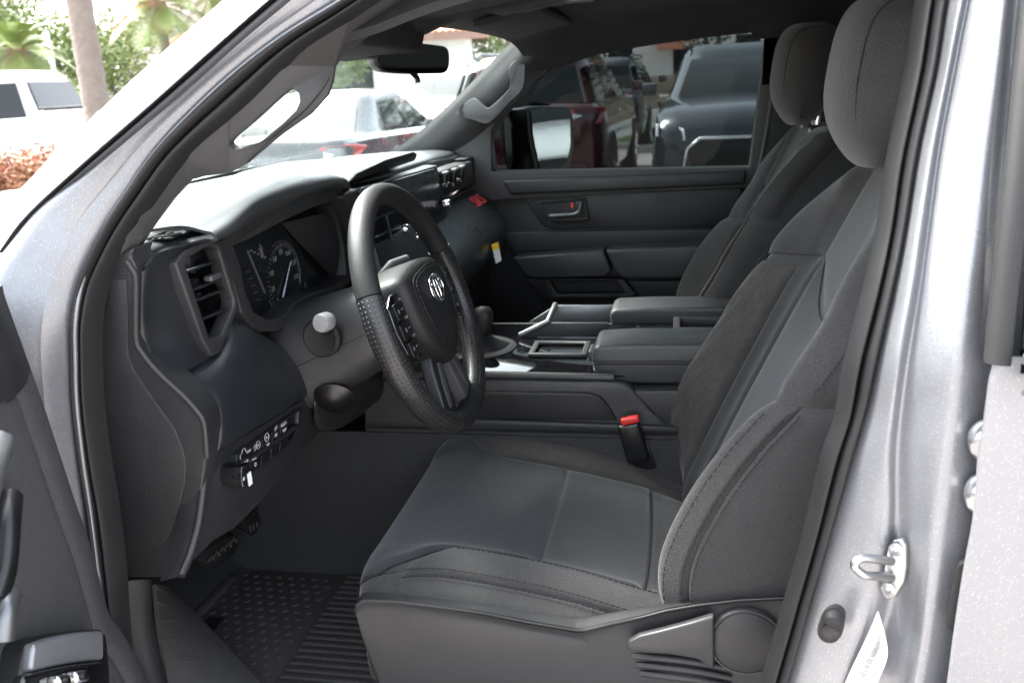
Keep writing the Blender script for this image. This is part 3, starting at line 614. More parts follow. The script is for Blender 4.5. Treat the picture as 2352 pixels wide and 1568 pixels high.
# end panel
ec = [(244, 599), (268, 583), (291, 574), (309, 568), (300, 590), (313, 612), (315, 640), (313, 700), (313, 773), (328, 811), (369, 859), (424, 910), (455, 945), (467, 965), (472, 1003), (475, 1050), (468, 1100), (455, 1203), (440, 1262), (424, 1306), (412, 1323), (386, 1327), (294, 1327), (281, 1300), (272, 1240), (258, 1150), (238, 1032), (226, 930), (220, 825), (222, 739), (230, 654)]
ep = slab('end_panel', [A(u, v, y=-.795) for u, v in ec], (-.006, .05, 0), 'plastic', DB, bev=.004, seg=3)
ic = [(240, 640), (290, 640), (294, 720), (294, 815), (308, 852), (359, 927), (400, 982), (420, 1030), (428, 1065), (424, 1117), (408, 1180), (386, 1237), (362, 1259), (274, 1259), (262, 1170), (246, 1050), (232, 930), (226, 825), (228, 739)]
slab('end_cover', [A(u, v, y=-.797) for u, v in ic], (0, .008, 0), 'plastic', ep, bev=.003)
lip = [(291, 600), (303, 618), (312, 645), (312, 773), (327, 811), (368, 860), (423, 911), (455, 947), (467, 968), (472, 1003), (475, 1050)]
tube('end_lip', cr([A(u, v, y=-.797) for u, v in lip], 60), .0035, 'plastic_mid', ep, n=8)
# side vent housing and frame
def VX(u, v, x=-.600): return A(u, v, x=x)
sf = [[A(315, 632, y=-.785), A(313, 700, y=-.785), A(314, 775, y=-.785), A(330, 813, y=-.785), A(372, 858, y=-.785)],
      [A(360, 590, y=-.765), A(352, 690, y=-.765), A(362, 780, y=-.765), A(385, 822, y=-.765), A(412, 857, y=-.765)],
      [VX(405, 604), VX(425, 660), VX(447, 722), VX(468, 784), VX(489, 820)]]
surf('vent_housing', [[p+V((-.05, .02, 0)) for p in sf[0]]]+sf+[[p+V((-.004, .02, 0)) for p in sf[2]]], 'plastic_smooth', DB, nu=30, nv=24, th=.004)
surf('vent_housing_top', [[A(330, 612, y=-.785), VX(405, 604)], [A(362, 577, y=-.765), VX(427, 577)], [A(420, 560, y=-.72), VX(476, 553)], [A(470, 548, y=-.68), VX(500, 553)]], 'plastic_smooth', DB, nu=8, nv=20, th=.003)
vo = [(404, 604), (426, 576), (476, 550), (496, 553), (513, 568), (531, 625), (547, 686), (547, 712), (510, 808), (489, 820), (468, 786), (436, 694)]
vi = [(428, 608), (441, 588), (480, 566), (494, 566), (504, 575), (520, 630), (539, 690), (538, 706), (512, 768), (482, 780), (466, 728), (446, 668)]
vf = slab('vent_frame', [VX(u, v, -.590) for u, v in vo], (-.022, 0, 0), 'plastic_mid', DB, bev=.0035, seg=3, holes=[[VX(u, v, -.590) for u, v in vi]])
slab('vent_well', [VX(u, v, -.645) for u, v in vo], (-.004, 0, 0), 'blacktrim', vf, bev=0)
for a, b in (((426, 628), (521, 593)), ((446, 694), (542, 657)), ((458, 738), (547, 702))):
    pa, pb = VX(*a, -.598), VX(*b, -.598)
    slab('louvre', [pa+V((0, 0, .003)), pb+V((0, 0, .003)), pb+V((-.045, 0, -.008)), pa+V((-.045, 0, -.008))], (0, 0, -.0035), 'plastic_smooth', vf, bev=.001)
pa, pb = VX(446, 662, -.598), VX(517, 634, -.598)
slab('louvre', [pa, pb, pb+V((-.045, 0, -.008)), pa+V((-.045, 0, -.008))], (0, 0, -.0035), 'plastic_smooth', vf, bev=.001)
box('vent_tab', VX(489, 636, -.592), (.012, .026, .007), 'satin', vf, bev=.002)
for uu, v0, v1 in ((436, 590, 628), (448, 640, 660), (454, 672, 690)):
    slab('vane', [VX(uu, v0, -.615), VX(uu+8, v0, -.615), VX(uu+16, v1, -.615), VX(uu+2, v1, -.615)], (-.02, 0, 0), 'plastic_smooth', vf, bev=.0005)
slab('vent_flap', [VX(483, 778, -.600), VX(512, 767, -.600), VX(538, 706, -.600), VX(520, 735, -.615)], (-.004, 0, 0), 'satin', vf, bev=.001)
# cluster brow
brow_t = [(463, 528), (500, 506), (540, 481), (581, 456), (625, 434), (670, 415), (715, 402), (752, 397), (778, 404), (787, 416)]
brow_b = [(482, 552), (520, 538), (545, 525), (568, 512), (625, 479), (684, 450), (730, 438), (765, 432), (781, 431), (789, 436)]
ys_ = [-.665, -.625, -.585, -.545, -.49, -.43, -.36, -.29, -.235, -.21]
bt = [A(u, v, y=y) for (u, v), y in zip(brow_t, ys_)]; bb = [A(u, v, y=y)+V((.0, 0, 0)) for (u, v), y in zip(brow_b, ys_)]
bt = [V((min(max(p.x, -.62), -.575), p.y, p.z)) for p in bt]
surf('cluster_brow', [[p+V((-.09, 0, .0)) for p in bt], [p+V((-.03, 0, .006)) for p in bt], bt, [a.lerp(b, .3)+V((.012, 0, 0)) for a, b in zip(bt, bb)], [a.lerp(b, .8)+V((.012, 0, -.002)) for a, b in zip(bt, bb)], [p+V((-.004, 0, -.003)) for p in bb], [p+V((-.08, 0, -.006)) for p in bb]], 'dashtop', DB, nu=60, nv=36, th=.004)
# cluster bezel
bo = [(500, 556), (540, 528), (600, 492), (680, 455), (765, 436), (788, 440), (800, 520), (806, 600), (806, 650), (780, 675), (722, 692), (696, 712), (676, 742), (640, 760), (604, 762), (578, 750), (556, 720), (540, 660)]
bi = [(538, 566), (560, 546), (612, 512), (690, 478), (750, 462), (768, 470), (780, 517), (790, 568), (796, 632), (776, 655), (718, 672), (677, 693), (662, 718), (640, 732), (616, 736), (584, 716), (566, 674), (554, 613)]
bz = slab('cluster_bezel', [VX(u, v, -.597) for u, v in bo], (-.055, 0, 0), 'plastic_fine', DB, bev=.003, seg=3, holes=[[VX(u, v, -.597) for u, v in bi]])
GX = -.632
gf = slab('instrument_cluster', [A(u, v, x=GX) for u, v in ((520, 560), (600, 500), (700, 450), (790, 430), (820, 660), (700, 700), (640, 760), (560, 760))], (-.01, 0, 0), 'gauge', DB, bev=0)
def GP(u, v, d=.0008): return A(u, v, x=GX+d)
# slanted hood wall on the right of the dials
slab('cluster_shade', [A(648, 512, x=-.628), A(745, 490, x=-.606), A(778, 520, x=-.604), A(792, 600, x=-.604), A(794, 640, x=-.606), A(776, 650, x=-.618)], (-.004, 0, 0), 'plastic_fine', bz, bev=.001)
dc = GP(652, 640); ay = V((0, .5, 0)); dr = .058
def dial(c, r, a): return c+V((0, math.cos(a)*r, math.sin(a)*r))
gy = lambda a, r, c=dc: dial(c, r, a)
tube('dial_ring', [gy(rad(200-220*i/30), .060) for i in range(12, 31)], .0013, 'satin', gf, n=6)
tube('dial_ring', [gy(rad(200+50*i/12), .060) for i in range(13)], .0010, 'satin', gf, n=6)
for i, n_ in enumerate(('0', '20', '40', '60', '80', '100', '120', '140')):
    text('dial_numeral', n_, gy(rad(222-i*33), .043)+V((.001, 0, 0)), (0, 1, 0), (0, 0, 1), .013, 'printdim', gf)
bm = bmesh.new()
for i in range(36):
    a = rad(225-i*7.6); tubebm(bm, [gy(a, .051)+V((.001, 0, 0)), gy(a, .056 if i % 2 else .057)+V((.001, 0, 0))], .0006, 4)
o = bmobj('dial_ticks', bm, 'printdim', gf); o['kind'] = 'stuff'
tube('dial_needle', [gy(rad(0), 0)+V((.003, 0, 0)), GP(672, 590)+V((.003, 0, 0))] if False else [GP(650, 682, .004), GP(668, 600, .004)], [.0016, .0007], 'needle', gf, n=6)
for i in range(5):
    p = GP(577+i*8, 575+i*4); box('warning_lamp', p, (.001, .004, .003), 'printdim', gf, bev=0)
text('dial_numeral', 'Y', GP(600, 582, .001), (0, 1, 0), (0, 0, 1), .022, 'printdim', gf)
text('dial_numeral', 'L', GP(702, 655, .001), (0, 1, 0), (0, 0, 1), .014, 'printdim', gf)
for a, b in (((568, 575), (608, 672)), ((596, 560), (605, 590))):
    tube('gauge_bar', [GP(*a), GP(*b)], .0018, 'garnish', gf, n=6)
for i in range(5): tube('gauge_bar', [GP(566+i*6, 625+i*16), GP(574+i*6, 622+i*16)], .0010, 'garnish', gf, n=4)
# knee bolster
kr = [[(400, 853, -.615), (480, 822, -.600), (545, 735, -.606), (600, 765, -.606), (655, 790, -.604), (705, 808, -.600)],
      [(440, 903, -.592), (500, 872, -.578), (562, 815, -.576), (620, 830, -.576), (680, 838, -.578), (716, 862, -.580)],
      [(478, 962, -.578), (515, 945, -.562), (585, 905, -.560), (640, 890, -.562), (690, 878, -.568), (720, 876, -.574)],
      [(484, 1032, -.578), (508, 1030, -.562), (590, 980, -.560), (640, 950, -.562), (692, 918, -.568), (716, 902, -.576)]]
kk = [[A(u, v, x=x) for u, v, x in r] for r in kr]
kb = surf('knee_panel', [[p+V((-.03, 0, .01)) for p in kk[0]]]+kk+[[p+V((-.03, 0, -.004)) for p in kk[3]]], 'knee', DB, nu=50, nv=40, th=.004)
kl = [[(374, 856, -.785), (424, 908, -.785), (465, 958, -.785), (478, 1035, -.785)], [(400, 857, -.765), (446, 905, -.760), (481, 958, -.760), (486, 1034, -.760)]]
surf('knee_panel_end', [LY(kl[0], 0), LY(kl[1], 0), [p+V((-.01, .02, 0)) for p in (kk[0][0], kk[1][0], kk[2][0], kk[3][0])]], 'leather', kb, nu=24, nv=12, th=.003)
# lower panel
lp = [(477, 1040), (506, 1034), (600, 978), (660, 940), (716, 905), (728, 895), (740, 930), (742, 980), (700, 1030), (640, 1100), (600, 1150), (540, 1210), (490, 1240), (424, 1306), (416, 1322), (430, 1290), (455, 1203), (468, 1105)]
lo = slab('switch_fascia', [VX(u, v, -.575) for u, v in lp], (-.03, 0, -.01), 'plastic', DB, bev=.004, seg=3)
tube('panel_edge', cr([VX(*p, -.574) for p in ((474, 1045), (468, 1105), (455, 1203), (436, 1275), (416, 1322))], 30), .005, 'plastic', lo, n=8)
# switch recess
sr = [(545, 1042), (600, 1002), (660, 958), (692, 936), (690, 985), (680, 1008), (620, 1060), (560, 1104), (543, 1112)]
si = [(549, 1047), (600, 1008), (660, 964), (686, 945), (684, 985), (675, 1004), (620, 1052), (562, 1095), (547, 1102)]
sp = slab('switch_panel', [VX(u, v, -.569) for u, v in sr], (-.012, 0, 0), 'plastic_smooth', DB, bev=.002, holes=[[VX(u, v, -.569) for u, v in si]])
slab('switch_backing', [VX(u, v, -.574) for u, v in sr], (-.004, 0, 0), 'blacktrim', sp, bev=0)
tube('switch_divider', [VX(546, 1076, -.571), VX(684, 976, -.571)], [(.004, .004)]*2, 'plastic_smooth', sp, n=8)
SXD = (VX(651, 965, -.57)-VX(560, 1030, -.57)).normalized(); SUP = V((0, 0, 1))
cells = [(548, 1046, 580, 1023), (580, 1023, 603, 1006), (603, 1006, 624, 991), (624, 991, 643, 977), (643, 977, 662, 963)]
for k, (u0, v0, u1, v1) in enumerate(cells):
    b_ = slab('switch_button', [VX(u0+1.2, v0+1, -.568), VX(u1-1.2, v1+1, -.568), VX(u1-1.0, v1+24, -.569), VX(u0+1.2, v0+24, -.569)], (-.004, 0, 0), 'blacktrim', sp, bev=.0008)
    c_ = (VX((u0+u1)/2, (v0+v1)/2+10, -.5673))
    if k == 0:
        text('switch_mark', 'DOOR', c_+V((0, -.004, -.009)), SXD, SUP, .0062, 'print', b_); text('switch_mark', 'ON', c_+V((0, .010, .001)), SXD, SUP, .006, 'print', b_)
        tube('switch_mark', [c_+V((0, -.014, .000)), c_+V((0, -.013, .005)), c_+V((0, -.008, .006)), c_+V((0, -.006, .010)), c_+V((0, .000, .010)), c_+V((0, .002, .006)), c_+V((0, .004, .001))], .0006, 'print', b_, n=5)
    elif k == 1:
        text('switch_mark', 'A', c_+V((0, .002, .001)), SXD, SUP, .006, 'print', b_)
        tube('switch_mark', [c_+V((0, .002+.0055*math.cos(a), .001+.0055*math.sin(a))) for a in [math.pi*2*i/14 for i in range(14)]], .0005, 'print', b_, n=4, closed=True)
        for dz in (-.003, 0, .003): tube('switch_mark', [c_+V((0, -.010, dz)), c_+V((0, -.005, dz+.002))], .0005, 'print', b_, n=4)
    elif k == 2:
        text('switch_mark', 'A', c_+V((0, 0, .003)), SXD, SUP, .006, 'print', b_); text('switch_mark', 'OFF', c_+V((0, .001, -.008)), SXD, SUP, .005, 'print', b_)
        tube('switch_mark', [c_+V((0, .0058*math.cos(a), .003+.0058*math.sin(a))) for a in [math.pi*2*i/14 for i in range(14)]], .0006, 'print', b_, n=4, closed=True)
    elif k == 3:
        text('switch_mark', 'A2', c_+V((0, 0, -.003)), SXD, SUP, .007, 'print', b_)
        for dz in (.004, .007): tube('switch_mark', [c_+V((0, -.002, dz)), c_+V((0, .006, dz+.002))], .0008, 'print', b_, n=4)
    else:
        text('switch_mark', 'ODO', c_+V((0, 0, .004)), SXD, SUP, .0075, 'print', b_); text('switch_mark', 'TRIP', c_+V((0, 0, -.005)), SXD, SUP, .0062, 'print', b_)
for u0, v0, u1, v1 in ((576, 1062, 600, 1044), (600, 1044, 622, 1028), (622, 1028, 643, 1012), (643, 1012, 664, 997)):
    slab('switch_button', [VX(u0+1.2, v0+2, -.568), VX(u1-1.2, v1+2, -.568), VX(u1-3, v1+25, -.569), VX(u0, v0+25, -.569)], (-.004, 0, 0), 'blacktrim', sp, bev=.0008)
text('switch_mark', 'D', VX(587, 1066, -.566), SXD, SUP, .008, 'print', sp); tube('switch_mark', [VX(580, 1055, -.566), VX(588, 1051, -.566)], .0012, 'print', sp, n=5)
dg = slab('plug_in_module', [VX(557, 1072, -.545), VX(574, 1060, -.545), VX(580, 1085, -.545), VX(578, 1112, -.545), VX(562, 1120, -.545), VX(555, 1100, -.545)], (-.035, 0, 0), 'gloss', DB, bev=.002)
box('module_label', VX(574, 1099, -.5445), (.0006, .009, .017), 'paper', dg, bev=0)
box('module_lamp', VX(560, 1099, -.544), (.001, .003, .004), 'needle', dg, bev=0)
# centre stack
cp = slab('centre_pad', [V((-.585, -.195, 1.515)), V((-.575, -.17, 1.530)), V((-.560, -.05, 1.542)), V((-.552, .10, 1.543)), V((-.556, .135, 1.537)), V((-.565, .145, 1.520))], (-.30, 0, -.012), 'dashtop', DB, bev=.006, seg=3)
sb_ = [(789, 452), (800, 440), (829, 431), (915, 406), (1003, 379), (1008, 392), (1022, 450), (1036, 532), (1030, 542), (900, 600), (850, 610), (812, 500)]
sn = slab('screen_surround', [A(u, v, x=-.572) for u, v in sb_], (-.09, 0, .004), 'plastic_mid', DB, bev=.006, seg=4)
slab('screen', [A(u, v, x=-.568) for u, v in ((826, 440), (900, 416), (1000, 387), (1016, 455), (1031, 530), (950, 566), (872, 600), (845, 520))], (-.006, 0, 0), 'screen', sn, bev=.0015)
tube('screen_edge', cr([A(u, v, x=-.566) for u, v in ((829, 434), (905, 411), (1002, 382))], 12), .0022, 'satin', sn, n=8)
# centre vents and climate controls seen through the wheel
for k, (a, b) in enumerate((((866, 500), (905, 484)), ((868, 540), (922, 518)), ((880, 575), (935, 552)))):
    pa, pb = A(*a, x=-.562), A(*b, x=-.562)
    slab('louvre', [pa, pb, pb+V((-.02, 0, -.006)), pa+V((-.02, 0, -.006))], (0, 0, -.004), 'satin' if k == 1 else 'plastic_smooth', sn, bev=.001)
tube('vent_spine', [A(888, 496, x=-.560), A(902, 560, x=-.560)], .003, 'satin', sn, n=8)
for u, v in ((948, 545), (923, 527)):
    lathe('climate_knob', [(.010, 0), (.010, .012), (.008, .015), (.001, .015)], A(u, v, x=-.566), (1, 0, .1), 'chrome', sn, n=24)
# toggles right of the screen
tg = slab('toggle_panel', [A(u, v, x=-.576) for u, v in ((1004, 396), (1066, 376), (1084, 370), (1090, 424), (1076, 430), (1014, 452))], (-.05, 0, .003), 'plastic_fine', DB, bev=.005, seg=3)
slab('toggle_shelf', [A(u, v, x=-.572) for u, v in ((1004, 396), (1066, 376), (1067, 383), (1006, 405))], (-.03, 0, .004), 'plastic_mid', tg, bev=.002)
for u, v in ((1020, 412), (1041, 404), (1058, 397)):
    c_ = A(u, v, x=-.570); box('toggle_switch', c_, (.020, .030, .036), 'blacktrim', tg, rot=Matrix.Rotation(rad(12), 3, 'Y'), bev=.006, seg=3)
    box('toggle_tip', c_+V((.007, 0, .015)), (.012, .028, .008), 'satin', tg, rot=Matrix.Rotation(rad(12), 3, 'Y'), bev=.003, seg=3)
for u, v in ((1017, 427), (1033, 426), (1050, 416)):
    lathe('dash_button', [(.006, 0), (.006, .008), (.004, .010), (.001, .010)], A(u, v, x=-.566), (1, 0, .2), 'chrome', tg, n=14)
lathe('volume_knob', [(.010, 0), (.010, .014), (.008, .017), (.001, .017)], A(1019, 469, x=-.562), (1, 0, .1), 'chrome', DB, n=20)
# passenger side: upper dash face, shelf, glove box lid, outer vent
surf('passenger_dash', [[V((-.615, .14, 1.508)), V((-.62, .4, 1.500)), V((-.63, .6, 1.490)), V((-.64, .79, 1.482))], [V((-.600, .14, 1.500)), V((-.603, .4, 1.490)), V((-.612, .6, 1.480)), V((-.625, .79, 1.470))], [V((-.604, .14, 1.46)), V((-.606, .4, 1.455)), V((-.612, .6, 1.45)), V((-.62, .79, 1.44))], [V((-.625, .14, 1.40)), V((-.625, .4, 1.395)), V((-.63, .6, 1.39)), V((-.64, .79, 1.38))]], 'plastic_fine', DB, nu=30, nv=16, th=.004)
pv = slab('vent_frame', [A(u, v, x=-.588) for u, v in ((1064, 366), (1096, 356), (1127, 352), (1152, 432), (1140, 436), (1082, 424))], (-.05, 0, 0), 'plastic_mid', DB, bev=.004, holes=[[A(u, v, x=-.588) for u, v in ((1092, 366), (1122, 360), (1143, 424), (1104, 420))]])
slab('vent_well', [A(u, v, x=-.625) for u, v in ((1080, 350), (1135, 345), (1160, 440), (1090, 435))], (-.004, 0, 0), 'blacktrim', pv, bev=0)
for k in range(4):
    pa, pb = A(1095+k*3, 377+k*13, x=-.592), A(1124+k*4, 370+k*13, x=-.592)
    slab('louvre', [pa, pb, pb+V((-.03, 0, -.006)), pa+V((-.03, 0, -.006))], (0, 0, -.004), 'plastic_smooth', pv, bev=.001)
gbx = []
for y, k in ((.17, 1.0), (.3, 1.02), (.45, 1.03), (.6, 1.02), (.72, .9), (.765, .5)):
    gbx.append([V((-.64, y, 1.380)), V((-.605, y, 1.384)), V((-.588+.03*k-.03, y, 1.378)), V((-.552+.03*k-.03, y, 1.350)), V((-.512+.03*k-.03, y, 1.305)), V((-.500+.03*k-.03, y, 1.265)), V((-.525, y, 1.21)), V((-.60, y, 1.17))])
gb = surf('glove_box', gbx, 'glove_pad', DB, nu=36, nv=30, th=.004)
tube('glove_box_trim', [V((-.600, y, 1.388)) for y in (.18, .45, .72)], .005, 'satin', gb, n=8)
text('glove_box_emblem', 'SR5', V((-.560, .665, 1.362)), V((0, 1, 0)), V((-.78, 0, .62)), .052, 'redprint', gb, depth=.0012, sx=1.35)
slab('dash_underpanel', [V((-.58, .19, 1.02)), V((-.58, .77, 1.02)), V((-.56, .77, 1.21)), V((-.56, .19, 1.21))], (-.05, 0, 0), 'plastic', DB, bev=.01)
# lower centre: socket panel
lc = slab('socket_panel', [A(u, v, x=-.555) for u, v in ((905, 592), (1010, 552), (1030, 560), (1020, 640), (920, 680))], (-.05, 0, 0), 'plastic_fine', DB, bev=.004)
slab('phone_tray', [A(u, v, x=-.53) for u, v in ((945, 615), (1002, 590), (1004, 600), (955, 625))], (-.05, 0, -.006), 'satin', lc, bev=.002)
# central column between dash and console
slab('stack_side', [V((-.62, -.16, 1.40)), V((-.56, -.16, 1.40)), V((-.53, -.16, 1.25)), V((-.47, -.16, 1.08)), V((-.62, -.16, 1.0))], (0, .32, 0), 'plastic', DB, bev=.01)

# ================================================================ STEERING WHEEL
WC = V((-.396, -.42, 1.351)); TA = rad(18)
wn = V((math.cos(TA), 0, math.sin(TA))); wu = V((-math.sin(TA), 0, math.cos(TA))); wy = V((0, 1, 0))
def WL(a, b, d=0): return WC+wy*a+wu*b+wn*d
RR = .181
def rimpart(name, a0, a1, m, n, par, rs=(.0185, .0155)):
    bm = bmesh.new(); N = 18; uvl = bm.loops.layers.uv.new('u'); rings = []
    for i in range(n+1):
        t = rad(a0+(a1-a0)*i/n); d = wy*math.cos(t)+wu*math.sin(t); c_ = WC+d*RR
        bump = 1+.10*max(0, math.cos(2*(t-rad(25))))*0
        rings.append([bm.verts.new(c_+d*(rs[1]*math.cos(2*math.pi*k/N))+wn*(rs[0]*math.sin(2*math.pi*k/N))) for k in range(N)])
    for i in range(n):
        for k in range(N):
            f = bm.faces.new((rings[i][k], rings[i][(k+1) % N], rings[i+1][(k+1) % N], rings[i+1][k]))
            for lp_, (ii, kk_) in zip(f.loops, ((i, k), (i, k+1), (i+1, k+1), (i+1, k))): lp_[uvl].uv = (ii*abs(a1-a0)/n/360*180, kk_/N*18)
    if abs(a1-a0) < 359: bm.faces.new(rings[0][::-1]); bm.faces.new(rings[-1])
    return bmobj(name, bm, m, par, 50)
# perforated leather: rows of pin holes
pm = mat('leather_perforated', (.013, .013, .0135), .36)
t = pm.node_tree; b = t.nodes['Principled BSDF']; uvn = t.nodes.new('ShaderNodeUVMap')
fr_ = t.nodes.new('ShaderNodeVectorMath'); fr_.operation = 'FRACTION'; t.links.new(uvn.outputs[0], fr_.inputs[0])
su = t.nodes.new('ShaderNodeVectorMath'); su.operation = 'DISTANCE'; su.inputs[1].default_value = (.5, .5, 0); t.links.new(fr_.outputs[0], su.inputs[0])
mr = t.nodes.new('ShaderNodeMapRange'); mr.inputs[1].default_value = .14; mr.inputs[2].default_value = .24; t.links.new(su.outputs['Value'], mr.inputs[0])
bp = t.nodes.new('ShaderNodeBump'); bp.inputs['Strength'].default_value = .8; bp.inputs['Distance'].default_value = .0012
t.links.new(mr.outputs[0], bp.inputs['Height']); t.links.new(bp.outputs[0], b.inputs['Normal'])
mx = t.nodes.new('ShaderNodeMix'); mx.data_type = 'RGBA'; mx.inputs[6].default_value = (.032, .032, .032, 1); mx.inputs[7].default_value = (.013, .013, .0135, 1)
t.links.new(mr.outputs[0], mx.inputs[0]); t.links.new(mx.outputs[2], b.inputs['Base Color'])
SW = rimpart('steering_wheel', 20, 160, 'leather_fine', 60, TR)
rimpart('rim_grip', 160.6, 248, 'leather_perforated', 60, SW, (.0195, .0165))
rimpart('rim_grip', -68, 19.4, 'leather_perforated', 60, SW, (.0195, .0165))
rimpart('rim_foot', 248.6, 291.4, 'leather_fine', 30, SW, (.0185, .0165))
# hub pad: domed
hubL = [(-.088, .046), (-.078, .064), (-.04, .071), (0, .073), (.04, .071), (.078, .064), (.088, .046), (.088, .010), (.078, -.030), (.054, -.062), (.022, -.086), (0, -.090), (-.022, -.086), (-.054, -.062), (-.078, -.030), (-.088, .010)]
hl_ = cr([V((a, b, 0)) for a, b in hubL], 64, closed=True)
def hubrings(scales):
    return [[WL(p.x*s, -.002+(p.y)*s, d+.018) for p in hl_] for s, d in scales]
bm = gridbm(hubrings([(1.0, -.06), (1.0, -.018), (.985, -.008), (.95, -.001), (.90, .003), (.78, .007), (.6, .010), (.4, .012), (.2, .0125), (.02, .0126)]), closed_u=True)
hub = bmobj('airbag_cover', bm, 'leather_fine', SW, 40)
inr = cr([V((a*.80, b*.86-.004, 0)) for a, b in hubL], 80, closed=True)
tube('cover_seam', [WL(p.x, p.y, .0268-.0035*((p.x/.07)**2)*.35) for p in inr], .0010, 'thread', hub, n=5, closed=True)
stitch('stitching', [WL(p.x*.93, p.y*.93, .0278) for p in inr+[inr[0]]], hub, m='plastic_mid', n=300)
# emblem: three chrome ovals
eb = lathe('emblem', [(.001, 0), (.0285, 0), (.029, .0015), (.0275, .0028), (.0265, .0018), (.001, .0012)], V((0, 0, 0)), (0, 0, 1), 'gloss', hub, n=40)
Me = Matrix((wy*1.0, wu*.72, wn)).transposed().to_4x4(); Me.translation = WL(0, .022, .0295); eb.data.transform(Me)
def oval(rx, ry, cy, r): return [WL(rx*math.cos(a), .022+cy+ry*math.sin(a), .0328) for a in [2*math.pi*i/48 for i in range(48)]]
tube('emblem_ring', oval(.0285, .0200, 0, 0), .0022, 'chrome', eb, n=8, closed=True)
tube('emblem_ring', oval(.0180, .0075, .0095, 0), .0018, 'chrome', eb, n=8, closed=True)
tube('emblem_ring', oval(.0075, .0185, -.001, 0), .0020, 'chrome', eb, n=8, closed=True)
# side spokes with switch pods
for s in (-1, 1):
    sp_ = slab('spoke', [WL(s*a, b, -.012) for a, b in ((.066, .045), (.10, .040), (.172, .030), (.175, -.02), (.14, -.045), (.10, -.055), (.066, -.045))], wn*.016, 'blacktrim', SW, bev=.004, seg=3)
    pd = slab('switch_pod', [WL(s*a, b, .000) for a, b in ((.088, .048), (.115, .048), (.140, .034), (.145, .0), (.136, -.037), (.110, -.055), (.088, -.052), (.090, 0))], wn*.007, 'gloss', SW, bev=.003, seg=3)
    slab('pod_trim', [WL(s*a, b, .001) for a, b in ((.0885, .038), (.0935, .038), (.0935, -.044), (.0885, -.044))], wn*.008, 'satin', pd, bev=.001)
    for k, bq in enumerate((.024, -.004, -.032)):
        bx_ = slab('wheel_button', [WL(s*a, bq+b, .006) for a, b in ((.096, .012), (.136-.006*abs(k-1), .012), (.136-.006*abs(k-1), -.012), (.096, -.012))], wn*.005, 'blacktrim', pd, bev=.002)
        tube('button_mark', [WL(s*.104, bq, .0115), WL(s*.112, bq, .0115)], .0009, 'printdim', bx_, n=5)
        tube('button_mark', [WL(s*.122, bq-.003, .0115), WL(s*.122, bq+.003, .0115)], .0009, 'printdim', bx_, n=5)
    # lower legs
    lg = slab('spoke_leg', [WL(s*a, b, -.020) for a, b in ((.010, -.070), (.046, -.060), (.058, -.085), (.074, -.145), (.066, -.172), (.030, -.176), (.022, -.150))], wn*.020, 'plastic_smooth' if s < 0 else 'garnish', SW, bev=.004, seg=3)
    slab('spoke_insert', [WL(s*a, b, .0) for a, b in ((.022, -.086), (.036, -.080), (.050, -.112), (.058, -.148), (.046, -.150), (.034, -.118))], wn*.003, 'garnish', lg, bev=.0012)
# column shroud, stalks
colr = []
for d, rx, rz, dz in ((-.035, .050, .050, 0), (-.05, .062, .060, 0), (-.09, .068, .066, -.002), (-.13, .072, .072, -.006), (-.20, .078, .080, -.012), (-.26, .085, .085, -.02)):
    colr.append([WL(rx*math.copysign(abs(math.cos(a))**.7, math.cos(a)), dz+rz*math.copysign(abs(math.sin(a))**.7, math.sin(a)), d) for a in [2*math.pi*i/40 for i in range(40)]])
cs_ = bmobj('column_shroud', gridbm(colr, closed_u=True), 'plastic_mid', TR, 50)
tube('shroud_split', [c_[20]*1.0 for c_ in colr][1:], .0010, 'blacktrim', cs_, n=5)
lathe('stalk_collar', [(.030, 0), (.030, .010), (.026, .014), (.018, .012)], A(745, 772, y=-.500), (-.1, -1, .05), 'rubber', cs_, n=28)
stp = A(750, 738, y=-.56)
tube('indicator_stalk', [A(748, 765, y=-.47), A(750, 752, y=-.51), stp], [.009, .0115, .0125], 'blacktrim', cs_, n=20)
lathe('stalk_knob', [(.0125, -.004), (.0135, .0), (.0135, .014), (.0115, .0175), (.001, .0185)], stp, (-.12, -1, .10), 'stalkend_lit', cs_, n=28)
tube('wiper_stalk', [A(868, 640, y=-.34), A(900, 610, y=-.30), A(935, 598, y=-.27)], [.006, .010, .010], 'satin', cs_, n=14)
lathe('tilt_lever', [(.03, 0), (.034, .008), (.02, .02), (.001, .022)], A(770, 905, y=-.47), (.1, -.8, -.5), 'blacktrim', cs_, n=20)
# lower column cover panel between knee panel and tunnel
surf('column_panel', [[A(u, v, x=-.60) for u, v in ((665, 775), (720, 800), (800, 810), (900, 800))], [A(u, v, x=-.575) for u, v in ((705, 830), (740, 850), (820, 860), (930, 830))], [A(u, v, x=-.56) for u, v in ((722, 880), (760, 890), (840, 880), (960, 860))], [A(u, v, x=-.57) for u, v in ((715, 905), (740, 985), (860, 920), (980, 900))], [A(u, v, x=-.62) for u, v in ((715, 935), (770, 985), (870, 935), (990, 920))]], 'plastic_fine', DB, nu=30, nv=30, th=.004)

